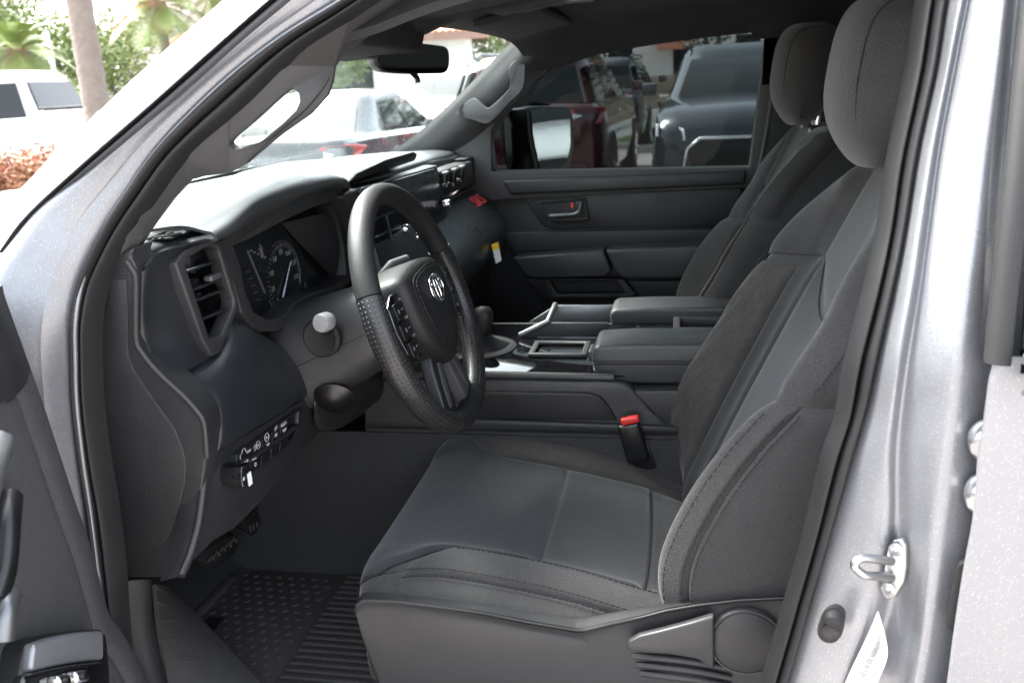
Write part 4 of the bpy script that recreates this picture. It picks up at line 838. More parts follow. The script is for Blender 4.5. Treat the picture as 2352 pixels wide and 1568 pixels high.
# ================================================================ CENTRE CONSOLE
cn = []
for x, zt in ((-.60, 1.150), (-.50, 1.152), (-.40, 1.154), (-.30, 1.154), (-.20, 1.153), (-.12, 1.152), (-.085, 1.13), (-.05, 1.09), (-.02, 1.055)):
    cn.append([V((x, -.205, .80)), V((x, -.200, 1.045)), V((x, -.196, 1.060)), V((x, -.192, min(1.10, zt-.005))), V((x, -.188, zt-.008)), V((x, -.176, zt)), V((x, -.150, zt-.004)), V((x, 0, zt-.006)), V((x, .150, zt-.004)), V((x, .176, zt)), V((x, .19, zt-.01)), V((x, .20, 1.05)), V((x, .205, .80))])
CC = surf('centre_console', cn, 'plastic', TR, nu=70, nv=40, th=.004)
slab('console_rear', [V((-.11, -.186, 1.05)), V((-.11, -.186, 1.135)), V((.45, -.186, 1.15)), V((.45, -.186, 1.05))], (0, .37, 0), 'plastic', CC, bev=.006)
slab('console_ledge', [A(u, v, y=-.206) for u, v in ((975, 968), (1030, 962), (1430, 976), (1560, 982), (1560, 996), (1430, 990), (1000, 988))], (0, .03, 0), 'plastic_mid', CC, bev=.003)
pk = [(1096, 900), (1350, 903), (1380, 912), (1400, 935), (1418, 966), (1096, 962)]
slab('side_pocket', [A(u, v, y=-.198) for u, v in pk], (0, .01, 0), 'leather_fine', CC, bev=.003, seg=3)
tube('pocket_seam', cr([A(u, v, y=-.2005) for u, v in ((1096, 905), (1250, 906), (1350, 908), (1378, 918), (1398, 945), (1408, 966))], 40), .0010, 'plastic_mid', CC, n=6)
tube('console_rail', [V((-.56, -.182, 1.156)), V((-.35, -.182, 1.160)), V((-.13, -.182, 1.158))], .0075, 'plastic_mid', CC, n=12)
slab('console_plate', [V((-.52, -.165, 1.152)), V((-.11, -.165, 1.152)), V((-.11, .165, 1.152)), V((-.52, .165, 1.152))], (0, 0, .006), 'gloss', CC, bev=.002)
# shifter with boot
bo_ = []
for r, h in ((.062, .0), (.054, .007), (.044, .012), (.030, .020), (.021, .030), (.017, .036)):
    bo_.append([V((-.425+h*.10+r*1.25*math.cos(a)*(1+.06*math.sin(5*a)), -.01+r*math.sin(a)*(1+.06*math.cos(4*a)), 1.157+h)) for a in [2*math.pi*i/32 for i in range(32)]])
bt_ = bmobj('shift_boot', gridbm(bo_, closed_u=True), 'leather_fine', CC, 60)
lathe('boot_ring', [(.078, 0), (.080, .004), (.070, .008), (.062, .006)], (-.420, -.01, 1.156), (0, 0, 1), 'plastic_mid', CC, n=36)
sh_ = tube('shift_lever', [V((-.415, -.01, 1.18)), V((-.410, -.01, 1.205))], .012, 'blacktrim', CC, n=16)
kn = []
for r, h in ((.012, 0), (.017, .008), (.021, .022), (.024, .04), (.023, .055), (.016, .066), (.002, .070)):
    kn.append([V((-.410+h*.1+r*.95*math.cos(a), -.01+r*.8*math.sin(a), 1.178+h*.95)) for a in [2*math.pi*i/24 for i in range(24)]])
bmobj('shift_knob', gridbm(kn, closed_u=True), 'leather_fine', sh_, 60)
# trays, cup holders
fr1 = slab('tray_frame', [V((-.305, -.075, 1.159)), V((-.19, -.075, 1.159)), V((-.19, .015, 1.159)), V((-.305, .015, 1.159))], (0, 0, .008), 'plastic_mid', CC, bev=.003, holes=[[V((-.293, -.064, 1.159)), V((-.202, -.064, 1.159)), V((-.202, .004, 1.159)), V((-.293, .004, 1.159))]])
wall = slab('console_bin', [V((-.345, .06, 1.16)), V((-.285, .06, 1.190)), V((-.16, .06, 1.190)), V((-.16, .06, 1.16))], (0, .008, 0), 'plastic_fine', CC, bev=.002)
slab('bin_edge', [V((-.345, .17, 1.16)), V((-.285, .17, 1.198)), V((-.16, .17, 1.198)), V((-.16, .17, 1.16))], (0, .008, 0), 'satin', CC, bev=.002)
tube('bin_rim', [V((-.345, .06, 1.163)), V((-.285, .06, 1.192)), V((-.285, .17, 1.200))], .006, 'satin', CC, n=8)
# driver arm rest
ar = slab('arm_rest', [V((-.168, -.165, 1.160)), V((-.172, -.165, 1.195)), V((-.163, -.165, 1.211)), V((-.10, -.165, 1.215)), V((.40, -.165, 1.217)), V((.40, -.165, 1.140)), V((-.14, -.165, 1.140))], (0, .110, 0), 'console_pad', CC, bev=.008, seg=4)
tube('armrest_seam', [V((-.171, -.1665, 1.178)), V((.0, -.1665, 1.180)), V((.35, -.1665, 1.180))], .0010, 'thread', ar, n=5)
stitch('stitching', [V((-.169, -.167, 1.183)), V((.0, -.167, 1.185)), V((.3, -.167, 1.185))], ar)
box('armrest_latch', V((-.174, -.12, 1.185)), (.012, .05, .02), 'plastic_mid', ar, bev=.004)
a2 = slab('arm_rest', [V((-.158, .085, 1.178)), V((-.160, .085, 1.202)), V((-.150, .085, 1.212)), V((-.08, .085, 1.215)), V((.40, .085, 1.217)), V((.40, .085, 1.178))], (0, .10, 0), 'console_pad', CC, bev=.008, seg=4)
slab('cup_tray', [V((-.03, -.01, 1.180)), V((.12, -.01, 1.180)), V((.12, .075, 1.180)), V((-.03, .075, 1.180))], (0, 0, .020), 'plastic_mid', CC, bev=.003, holes=[[V((-.016, .0, 1.180)), V((.106, .0, 1.180)), V((.106, .066, 1.180)), V((-.016, .066, 1.180))]])
slab('armrest_base', [V((-.10, .10, 1.13)), V((-.10, .10, 1.178)), V((.35, .10, 1.178)), V((.35, .10, 1.13))], (0, .07, 0), 'plastic', CC, bev=.006)
# ================================================================ PASSENGER DOOR
PY = .79
wo = [(1040, 330), (1110, 250), (1200, 160), (1290, 90), (1400, 30), (1520, -15), (1700, -45), (1800, -30), (1815, 60), (1780, 300), (1745, 430), (1130, 460), (1050, 430)]
wi = [(1128, 395), (1128, 300), (1160, 252), (1215, 195), (1270, 148), (1340, 104), (1420, 66), (1500, 39), (1600, 20), (1690, 11), (1735, 12), (1757, 26), (1763, 50), (1755, 130), (1738, 260), (1722, 384)]
PD = slab('passenger_door', [A(u, v, y=PY-.01) for u, v in ((1050, 425), (1740, 405), (1735, 520), (1730, 760), (1720, 900), (1100, 900), (1040, 600))], (0, .06, 0), 'plastic', TR, bev=.004)
slab('window_frame', [A(u, v, y=.75) for u, v in wo], (0, .05, 0), 'pillartrim', PD, bev=.004, holes=[[A(u, v, y=.75) for u, v in wi]])
slab('window', [A(u, v, y=.79) for u, v in ((1060, 420), (1110, 250), (1200, 160), (1290, 90), (1400, 30), (1520, -15), (1700, -40), (1800, -10), (1790, 200), (1745, 430))], (0, .004, 0), 'tint_glass', PD, bev=0)
slab('window_seal', [A(u, v, y=.795) for u, v in wo], (0, .012, 0), 'rubber', PD, bev=.002, holes=[[A(u, v, y=.795) for u, v in [(a+(5 if a < 1300 else -4), b+(4 if b < 300 else -3)) for a, b in wi]]])
slab('mirror_sail', [A(u, v, y=.775) for u, v in ((1100, 400), (1105, 260), (1131, 290), (1140, 400))], (0, .012, 0), 'blacktrim', PD, bev=.002)
def bar(name, y0, pts, dep, m, bev, par): return slab(name, [A(u, v, y=y0) for u, v in pts], (0, dep, 0), m, par, bev=bev, seg=3)
bar('belt_rail', .738, ((1152, 414), (1300, 408), (1500, 400), (1714, 390), (1712, 424), (1500, 434), (1300, 442), (1172, 448)), .06, 'plastic_mid', .007, PD)
bar('door_trim_panel', .762, ((1200, 452), (1450, 442), (1706, 430), (1690, 500), (1672, 520), (1440, 524), (1270, 526), (1246, 518)), .03, 'plastic', .004, PD)
hr_ = slab('handle_bezel', [A(u, v, y=.752) for u, v in ((1228, 462), (1344, 454), (1354, 504), (1340, 510), (1270, 510), (1256, 500))], (0, .02, 0), 'plastic_fine', PD, bev=.004, seg=3, holes=[[A(u, v, y=.752) for u, v in ((1240, 467), (1338, 460), (1345, 499), (1266, 503))]])
bar('handle_well', .768, ((1230, 462), (1345, 454), (1352, 508), (1260, 508)), .004, 'blacktrim', 0, hr_)
tube('pull_handle', cr([A(u, v, y=.745) for u, v in ((1262, 496), (1290, 494), (1318, 492), (1330, 484), (1334, 466))], 16), .006, 'satin', hr_, n=10)
bar('lock_tab', .748, ((1322, 463), (1336, 462), (1338, 480), (1324, 482)), .01, 'garnish', .001, hr_)
bar('lock_mark', .7475, ((1311, 466), (1316, 466), (1317, 478), (1312, 478)), .002, 'red', 0, hr_)
bar('door_insert_panel', .772, ((1150, 535), (1250, 531), (1690, 524), (1682, 556), (1400, 570), (1180, 580)), .02, 'plastic_mid', .004, PD)
a_ = bar('armrest', .715, ((1178, 592), (1386, 574), (1404, 622), (1390, 636), (1230, 640), (1208, 634)), .07, 'console_pad', .006, PD)
bar('armrest', .705, ((1390, 574), (1676, 560), (1660, 612), (1640, 640), (1430, 640), (1412, 624)), .08, 'console_pad', .008, PD)
pkt = slab('door_pocket', [A(u, v, y=.745) for u, v in ((1210, 640), (1430, 640), (1462, 676), (1452, 686), (1250, 688), (1236, 680))], (0, .03, 0), 'plastic_fine', PD, bev=.004, holes=[[A(u, v, y=.745) for u, v in ((1262, 646), (1412, 646), (1436, 674), (1280, 676))]])
bar('door_pocket_panel', .77, ((1440, 645), (1650, 642), (1640, 690), (1475, 690)), .02, 'plastic', .004, PD)
# outer mirror
mh = surf('outer_mirror', [[V((-.50, .86, 1.46)), V((-.50, .86, 1.50)), V((-.50, .86, 1.54))]] + [[V((x, y, z)) for z in (zb, (zb+zt)/2, zt)] for x, y, zb, zt in ((-.53, .92, 1.40, 1.60), (-.54, 1.0, 1.37, 1.62), (-.53, 1.12, 1.37, 1.62), (-.50, 1.20, 1.39, 1.60), (-.44, 1.215, 1.40, 1.59))], 'blacktrim', PD, nu=16, nv=24, th=.006)
mg = [(1217, 254), (1240, 250), (1296, 250), (1306, 262), (1308, 330), (1300, 372), (1288, 384), (1246, 394), (1238, 388), (1222, 310)]
mp = (V((-.43, 1.03, 1.49)), V((.93, -.36, .03)).normalized())
slab('mirror_frame', [A(u, v, pl=mp) for u, v in ((1208, 248), (1236, 243), (1300, 243), (1316, 258), (1320, 340), (1310, 380), (1292, 394), (1244, 402), (1228, 394), (1212, 310))], mp[1]*-.10, 'blacktrim', mh, bev=.006, seg=3)
slab('mirror_glass', [q+mp[1]*.002 for q in [A(u, v, pl=mp) for u, v in mg]], mp[1]*.002, 'mirrorglass', mh, bev=0)
# passenger front pillar trim and grab handle
pp = [[(1212, 62, .70), (1126, 150, .72), (1040, 236, .735), (960, 308, .75), (900, 348, .765), (865, 366, .77)],
      [(1228, 70, .69), (1140, 160, .71), (1054, 246, .725), (978, 318, .74), (925, 352, .755), (900, 372, .76)],
      [(1240, 92, .685), (1165, 180, .70), (1088, 262, .72), (1010, 332, .735), (965, 360, .75), (935, 380, .755)],
      [(1240, 120, .705), (1190, 200, .725), (1110, 282, .74), (1042, 345, .755), (1000, 372, .765), (960, 390, .77)],
      [(1300, 90, .765), (1230, 180, .765), (1165, 262, .77), (1125, 330, .775), (1100, 380, .78), (1060, 400, .785)]]
surf('pillar_trim', [LY(r, 0) for r in pp], 'pillartrim', TR, nu=40, nv=36, th=.006)
ghp = [(1209, 127, .705), (1187, 137, .690), (1170, 152, .675), (1168, 168, .668), (1172, 195, .664), (1163, 212, .662), (1126, 246, .664), (1112, 245, .668), (1095, 229, .682), (1081, 228, .695), (1052, 254, .715), (1050, 265, .715), (1088, 276, .690), (1115, 284, .674), (1134, 274, .668), (1166, 240, .664), (1200, 203, .666), (1206, 150, .690)]
gh_ = slab('grab_handle', cr(LY(ghp, 0), 72, closed=True), (.004, .026, -.004), 'plastic_mid', TR, bev=.007, seg=3)
for e_ in ((1196, 140, .70), (1070, 256, .71)): lathe('handle_foot', [(.020, 0), (.018, .012), (.014, .04)], A(e_[0], e_[1], y=e_[2]-.004), (0, 1, 0), 'plastic_mid', gh_, n=16)
# far centre pillar, belt, rear quarter
surf('pillar_panel', [[A(u, v, y=.76) for u, v in ((1788, -30), (1775, 200), (1748, 395), (1735, 560), (1720, 900))], [A(u, v, y=.735) for u, v in ((1800, -30), (1790, 200), (1762, 395), (1750, 560), (1735, 900))], [A(u, v, y=.73) for u, v in ((1870, -30), (1860, 200), (1840, 395), (1830, 560), (1810, 900))], [A(u, v, y=.78) for u, v in ((1900, -30), (1890, 200), (1870, 395), (1860, 560), (1840, 900))]], 'headliner', TR, nu=30, nv=14, th=.006)
surf('roof_trim', [[V((.15, .735, 1.74)), V((.6, .74, 1.75)), V((1.25, .74, 1.75))], [V((.15, .70, 1.80)), V((.6, .70, 1.82)), V((1.25, .70, 1.82))], [V((.15, .64, 1.86)), V((.6, .64, 1.87)), V((1.25, .64, 1.87))]], 'headliner', TR, nu=10, nv=8, th=.01)
tube('pillar_edge', cr([A(u, v, y=.738) for u, v in ((1770, 25), (1784, 60), (1782, 150), (1765, 280), (1742, 400))], 30), .006, 'garnish', TR, n=8)
surf('rear_door_panel', [[V((.16, .80, z)) for z in (.6, 1.0, 1.40)], [V((1.25, .80, z)) for z in (.6, 1.0, 1.40)]], 'plastic', TR, nu=8, nv=8, th=.02)
surf('rear_side_window', [[V((.18, .80-(z-1.4)*.2, z)) for z in (1.40, 1.6, 1.90)], [V((1.25, .80-(z-1.4)*.2, z)) for z in (1.40, 1.6, 1.90)]], 'dark_glass', TR, nu=6, nv=6, th=.005)
surf('body_side', [[V((x, .83, 1.39)) for x in (-.72, .2, 1.3)], [V((x, .93, 1.36)) for x in (-.72, .2, 1.3)], [V((x, .985, 1.1)) for x in (-.72, .2, 1.3)], [V((x, .96, .6)) for x in (-.72, .2, 1.3)]], 'silver', TR, nu=10, nv=14, th=.004)
# warning tag hanging on the dash end
tgp = [A(u, v, y=.50) for u, v in ((1129, 562), (1144, 556), (1152, 598), (1139, 606))]
tgo = slab('airbag_tag', tgp, (0, .0008, 0), 'paper', TR, bev=0)
slab('tag_header', [p+V((0, -.0012, 0)) for p in [A(u, v, y=.50) for u, v in ((1129, 562), (1144, 556), (1147, 570), (1132, 576))]], (0, .0006, 0), 'yellow', tgo, bev=0)
# ================================================================ OVERHEAD
# sensor housing at the top of the windshield + mirror
sh2 = slab('sensor_housing', [V((-.655, y, z)) for y, z in ((-.30, 1.728), (.02, 1.722), (.10, 1.80), (-.30, 1.80))], (.16, 0, .01), 'headliner', TR, bev=.01, seg=3)
hb = slab('sensor_cover', [A(u, v, y=-.02) for u, v in ((800, 110), (830, 100), (872, 98), (915, 92), (985, 58), (1035, 36), (1000, 0), (760, 20), (740, 100))], (.0, .10, 0), 'headliner', sh2, bev=.012, seg=3)
slab('sun_visor', [V((-.42, .12, 1.775)), V((-.28, .12, 1.795)), V((-.28, .56, 1.79)), V((-.42, .56, 1.765))], (0, 0, .016), 'headliner', TR, bev=.006, seg=3)
slab('sun_visor', [V((-.42, -.14, 1.780)), V((-.28, -.14, 1.797)), V((-.28, -.58, 1.792)), V((-.42, -.58, 1.765))], (0, 0, .016), 'headliner', TR, bev=.006, seg=3)
oc = slab('overhead_console', [V((-.36, -.11, 1.79)), V((-.12, -.09, 1.815)), V((-.12, .09, 1.815)), V((-.36, .11, 1.79))], (0, 0, .03), 'plastic_fine', TR, bev=.008, seg=3)
box('map_lamp', V((-.2, .05, 1.806)), (.05, .05, .006), 'satin', oc, bev=.002)
tube('mirror_stem', [V((-.62, 0, 1.76)), V((-.585, 0, 1.755)), V((-.555, 0, 1.735))], .011, 'blacktrim', TR, n=12)
rmn = V((.80, -.58, -.05)).normalized()
rmp = (V((-.53, .0, 1.715)), rmn)
ro_m = [(862, 140), (864, 118), (874, 100), (900, 94), (960, 98), (1010, 104), (1026, 108), (1034, 122), (1034, 150), (1028, 166), (1010, 170), (950, 171), (900, 168), (876, 162)]
rmir = slab('rear_view_mirror', cr([A(u, v, pl=rmp) for u, v in ro_m], 60, closed=True), rmn*-.03, 'blacktrim', TR, bev=.006, seg=3)
slab('mirror_glass', cr([A(u, v, pl=rmp)+rmn*.001 for u, v in [(945+(a-945)*.93, 133+(b-133)*.90) for a, b in ro_m]], 60, closed=True), rmn*.001, 'rearmirror', rmir, bev=0)
tube('dimmer_tab', [A(946, 168, pl=rmp), A(958, 178, pl=rmp), A(960, 190, pl=rmp)], [(.004, .006)]*3, 'blacktrim', rmir, n=8)
# ================================================================ FLOOR
surf('tunnel_carpet', [[V((x, -.205, 1.05)) for x in (-1.04, -.8, -.5, 0)], [V((x, -.215, .95)) for x in (-1.04, -.8, -.5, 0)], [V((x, -.235, .82)) for x in (-1.04, -.8, -.5, 0)], [V((x, -.27, .765)) for x in (-1.04, -.8, -.5, 0)]], 'carpet', TR, nu=20, nv=16, th=.006)
surf('kick_panel', [[A(281, 1343, y=-.800), A(272, 1420, y=-.805), A(268, 1568, y=-.81), A(262, 1700, y=-.81)], [A(300, 1333, y=-.795), A(292, 1420, y=-.798), A(290, 1568, y=-.80), A(288, 1700, y=-.80)], [A(340, 1330, y=-.775), A(340, 1420, y=-.775), A(360, 1568, y=-.775), A(380, 1700, y=-.775)], [A(348, 1332, y=-.75), A(352, 1420, y=-.75), A(384, 1568, y=-.75), A(420, 1700, y=-.75)], [A(348, 1332, y=-.70), A(352, 1420, y=-.70), A(384, 1568, y=-.70), A(420, 1700, y=-.70)]], 'plastic_fine', TR, nu=24, nv=24, th=.005)
br = slab('brake_pedal', [A(u, v, x=-.80) for u, v in ((462, 1290), (480, 1262), (520, 1236), (545, 1228), (551, 1250), (540, 1275), (500, 1300), (480, 1306))], (-.02, 0, .01), 'rubber', TR, bev=.004)
for k in range(5): tube('pedal_tread', [A(478+k*13, 1290-k*11, x=-.797), A(486+k*13, 1276-k*10, x=-.797), A(492+k*13, 1284-k*10, x=-.797)], .0022, 'matrubber', br, n=6)
tube('pedal_arm', [A(505, 1262, x=-.82), A(490, 1200, x=-.84), A(480, 1120, x=-.86)], .012, 'blacktrim', br, n=10)
ga = slab('accelerator_pedal', [A(u, v, x=-.82) for u, v in ((558, 1190), (590, 1176), (600, 1186), (598, 1214), (582, 1232), (566, 1224))], (-.02, 0, .01), 'rubber', TR, bev=.004)
for k in range(3): tube('pedal_tread', [A(574+k*8, 1206-k*4, x=-.817), A(576+k*8, 1222-k*4, x=-.817)], .002, 'matrubber', ga, n=6)
# rubber mat: own thing lying on the floor
MZ = .775
mo = [V((-.89, -.30, MZ)), V((-.93, -.42, MZ)), V((-.86, -.50, MZ)), V((-.72, -.60, MZ)), V((-.60, -.70, MZ)), V((-.25, -.71, MZ)), V((-.25, -.25, MZ)), V((-.80, -.25, MZ))]
FM = slab('floor_mat', mo, (0, 0, -.008), 'matrubber', None, bev=.003); tag(FM, 'black rubber floor mat with ribs and dimples in the driver footwell', 'mat')
bm = bmesh.new()
for i in range(14):
    for j in range(17):
        x = -.86+i*.024+(.012 if j % 2 else 0); y = -.60+j*.021
        if x > -.665 or y > -.27: continue
        lathebm(bm, [(.0058, 0), (.0052, .0012), (.003, .0016)], (x, y, MZ), (0, 0, 1), 8)
o = bmobj('dimples', bm, 'matrubber', FM); o['kind'] = 'stuff'
for i in range(26):
    y = -.705+i*.0172
    box('rib', V((-.44, y, MZ+.003)), (.40, .0075, .007), 'matrubber', FM, bev=.002)
box('mat_edge', V((-.87, -.40, MZ+.003)), (.02, .20, .008), 'matrubber', FM, bev=.003)
box('mat_plate', V((-.83, -.47, MZ+.001)), (.03, .09, .003), 'leather', FM, bev=.001)
dp = [[A(345, 1345, y=-.73), A(400, 1440, y=-.69), A(540, 1568, y=-.60), A(640, 1660, y=-.56)], [A(385, 1340, y=-.66), A(450, 1420, y=-.63), A(560, 1540, y=-.58), A(680, 1640, y=-.52)]]
dp = [[A(349, 1343, y=-.64), A(358, 1440, y=-.68), A(380, 1568, y=-.71), A(410, 1700, y=-.73)], [A(366, 1348, y=-.57), A(410, 1435, y=-.605), A(485, 1568, y=-.655), A(560, 1690, y=-.69)], [A(383, 1353, y=-.50), A(462, 1432, y=-.535), A(590, 1568, y=-.60), A(690, 1672, y=-.655)]]
FR = surf('foot_rest', dp, 'matrubber', TR, nu=24, nv=16, th=.006)
for k in range(8):
    f0 = k/8; net_ = [cr(r, 17) for r in dp]; i_ = 1+2*k
    tube('foot_rest_rib', [net_[0][i_]+V((.002, .008, .003)), net_[1][i_]+V((.002, 0, .003)), net_[2][i_]+V((.002, -.02, .003))], .0028, 'matrubber', FR, n=6)
# ================================================================ DRIVER DOOR (open, lower left)
hp = V((-.655, -.945, 1.3)); dd = V((.17, -.985, 0)).normalized(); dn = V((.985, .17, 0)).normalized()
DPL = (hp, dn)
def DP(u, v, off=0.): return A(u, v, pl=(hp+dn*off, dn))
edge = [(-8, 660), (0, 690), (40, 800), (85, 925), (130, 1060), (165, 1165), (192, 1240), (222, 1350), (242, 1415), (280, 1470), (330, 1568), (380, 1680)]
de_ = [DP(u, v) for u, v in edge]
D0 = surf('driver_door', [[p+dn*-.10+dd*-.01 for p in de_], [p+dn*-.02+dd*-.006 for p in de_], de_, [p+dd*.03+dn*.010 for p in de_], [p+dd*.055+dn*.004 for p in de_], [p+dd*.075+dn*.016 for p in de_], [p+dd*.30+dn*.02 for p in de_], [p+dd*.7+dn*.02 for p in de_], [p+dd*1.0 for p in de_]], 'door_plastic_lit', TR, nu=50, nv=70, th=.005)
surf('door_skin', [[p+dn*-.12+dd*f for p in de_] for f in (-.01, .5, 1.05)], 'silver', D0, nu=30, nv=8, th=.004)
# upper trim piece (darker) above the seam at v~870
surf('door_upper_trim', [[DP(u, v, .006)+dd*k+dn*(.012 if 0 < k < .5 else 0) for u, v in ((-8, 655), (0, 690), (40, 800), (58, 858), (42, 880))] for k in (-.002, .04, .10, .5, .9)], 'plastic', D0, nu=20, nv=24, th=.004)
# pull handle / release
tube('door_pull', cr([DP(60, 960, .06)+dd*.06, DP(45, 1010, .075)+dd*.06, DP(20, 1100, .08)+dd*.06, DP(0, 1180, .07)+dd*.07, DP(-20, 1250, .05)+dd*.08], 24), [(.022, .014)]*24, 'satin', D0, n=14)
tube('door_pull', cr([DP(62, 1110, .03)+dd*.03, DP(58, 1160, .04)+dd*.03, DP(50, 1260, .045)+dd*.03, DP(30, 1330, .045)+dd*.03], 24), [(.012, .012)]*24, 'blacktrim', D0, n=12)
tube('door_latch', cr([DP(52, 1340, .05)+dd*.02, DP(42, 1370, .055)+dd*.02, DP(34, 1440, .055)+dd*.02], 24), [(.010, .010)]*24, 'satin', D0, n=12)
# arm rest with painted panel and window switches
ax = [(70, 1478), (110, 1464), (180, 1450), (240, 1444), (250, 1452), (256, 1530), (262, 1620), (60, 1650), (58, 1560)]
arm = slab('door_armrest', [DP(u, v, .05) for u, v in ax], dn*-.06, 'blacktrim', D0, bev=.008, seg=3)
slab('painted_panel', [DP(u, v, .055) for u, v in ((80, 1478), (120, 1464), (180, 1452), (240, 1447), (240, 1514), (180, 1521), (120, 1532), (72, 1544))], dn*-.012, 'silver', arm, bev=.004, seg=3)
slab('switch_bezel', [DP(u, v, .062) for u, v in ((56, 1552), (120, 1536), (180, 1525), (240, 1518), (250, 1600), (56, 1640))], dn*-.012, 'gloss', arm, bev=.004, seg=3)
for u, v in ((155, 1558), (195, 1548)):
    slab('window_switch', [DP(u+a, v+b, .074) for a, b in ((-18, -6), (12, -12), (16, 16), (-16, 22))], dn*-.014, 'chrome', arm, bev=.004, seg=3)

# ================================================================ THE PLACE AROUND
def AD(u, v, w): return CAM + (Fv + Rv*((u-W/2)/FPX) - Uv*((v-H/2)/FPX))*w
mat('paving', (.30, .27, .245), .85, bump=('noise', 60, .4, .01), var=(.7, .8, (.24, .22, .205)))
mat('pavers', (.335, .30, .275), .8, bump=('noise', 60, .4, .01), var=(2.0, .8, (.28, .255, .24)))
mat('road', (.20, .20, .20), .85, var=(.5, .6, (.25, .25, .245)))
mat('kerb_concrete', (.42, .41, .38), .8, var=(3, .6, (.34, .33, .31)))
mat('lawn', (.06, .11, .02), .9, var=(6, .8, (.10, .15, .03)))
mat('stucco', (.82, .80, .76), .85, bump=('noise', 40, .2, .01))
mat('stucco_base', (.36, .30, .22), .85)
mat('tile', (.50, .17, .10), .7, var=(4, .9, (.62, .26, .18)))
mat('fascia', (.30, .17, .13), .7)
mat('pane', (.02, .025, .028), .05)
mat('bark', (.135, .112, .094), .9, bump=('noise', 18, .8, .03), var=(9, .9, (.22, .185, .155)))
mat('boots', (.25, .17, .11), .9, bump=('noise', 14, .9, .05))
mat('leaf', (.095, .155, .035), .55, var=(1.6, .9, (.17, .21, .07)))
mat('leaf_dark', (.03, .055, .02), .55, var=(1.6, .9, (.06, .09, .03)))
mat('frond', (.10, .17, .04), .5, var=(2.0, .9, (.24, .27, .08)))
mat('hedge_leaf', (.42, .13, .10), .6, var=(9, 1.0, (.20, .17, .06)))
mat('white_paint', (.80, .80, .80), .3, coat=1.0)
mat('dark_paint', (.018, .022, .026), .25, coat=1.0)
mat('navy_paint', (.012, .017, .027), .2, .2, coat=1.0)
mat('maroon_paint', (.065, .008, .011), .2, .2, coat=1.0)
mat('car_glass', (.012, .014, .015), .04, spec=.3)
mat('tyre', (.02, .02, .02), .8)
mat('lens_red', (.36, .012, .018), .1, coat=1)
mat('lens_clear', (.75, .76, .78), .08, .4)
mat('line_paint', (.75, .75, .72), .7)
G = 300
ap = struct(slab('paved_apron', [V((-9, -14, GZ+.004)), V((9, -14, GZ+.004)), V((9, 2.2, GZ+.004)), V((-9, 2.2, GZ+.004))], (0, 0, -.05), 'pavers', None, bev=0))
gd = struct(slab('ground', [V((-G, -G, GZ)), V((G, -G, GZ)), V((G, G, GZ)), V((-G, G, GZ))], (0, 0, -.5), 'paving', None, bev=0))
def strip(name, u0, v0, v1, m, dz, x0=-40, x1=40):
    y0 = A(u0, v0, z=GZ).y; y1 = A(u0, v1, z=GZ).y
    return slab(name, [V((x0, y0, GZ+dz)), V((x1, y0, GZ+dz)), V((x1, y1, GZ+dz)), V((x0, y1, GZ+dz))], (0, 0, -.3), m, None, bev=0)
yk = A(1500, 350, z=GZ).y; yg = A(1500, 327, z=GZ).y; yr = A(1500, 250, z=GZ).y
kb_ = struct(slab('kerb', [V((-40, yk, GZ+.13)), V((40, yk, GZ+.13)), V((40, yk+.18, GZ+.13)), V((-40, yk+.18, GZ+.13))], (0, 0, -.3), 'kerb_concrete', None, bev=.02))
gr_ = struct(slab('grass_verge', [V((-40, yk+.18, GZ+.11)), V((40, yk+.18, GZ+.11)), V((40, yg, GZ+.11)), V((-40, yg, GZ+.11))], (0, 0, -.3), 'lawn', None, bev=0))
rd_ = struct(slab('road', [V((-60, yg, GZ+.006)), V((60, yg, GZ+.006)), V((60, yr, GZ+.006)), V((-60, yr, GZ+.006))], (0, 0, -.2), 'road', None, bev=0))
for i in range(-5, 5):
    struct(slab('stall_line', [V((i*2.9+.3, 8.0, GZ+.004)), V((i*2.9+.42, 8.0, GZ+.004)), V((i*2.9+.42, 13.4, GZ+.004)), V((i*2.9+.3, 13.4, GZ+.004))], (0, 0, -.01), 'line_paint', None, bev=0))
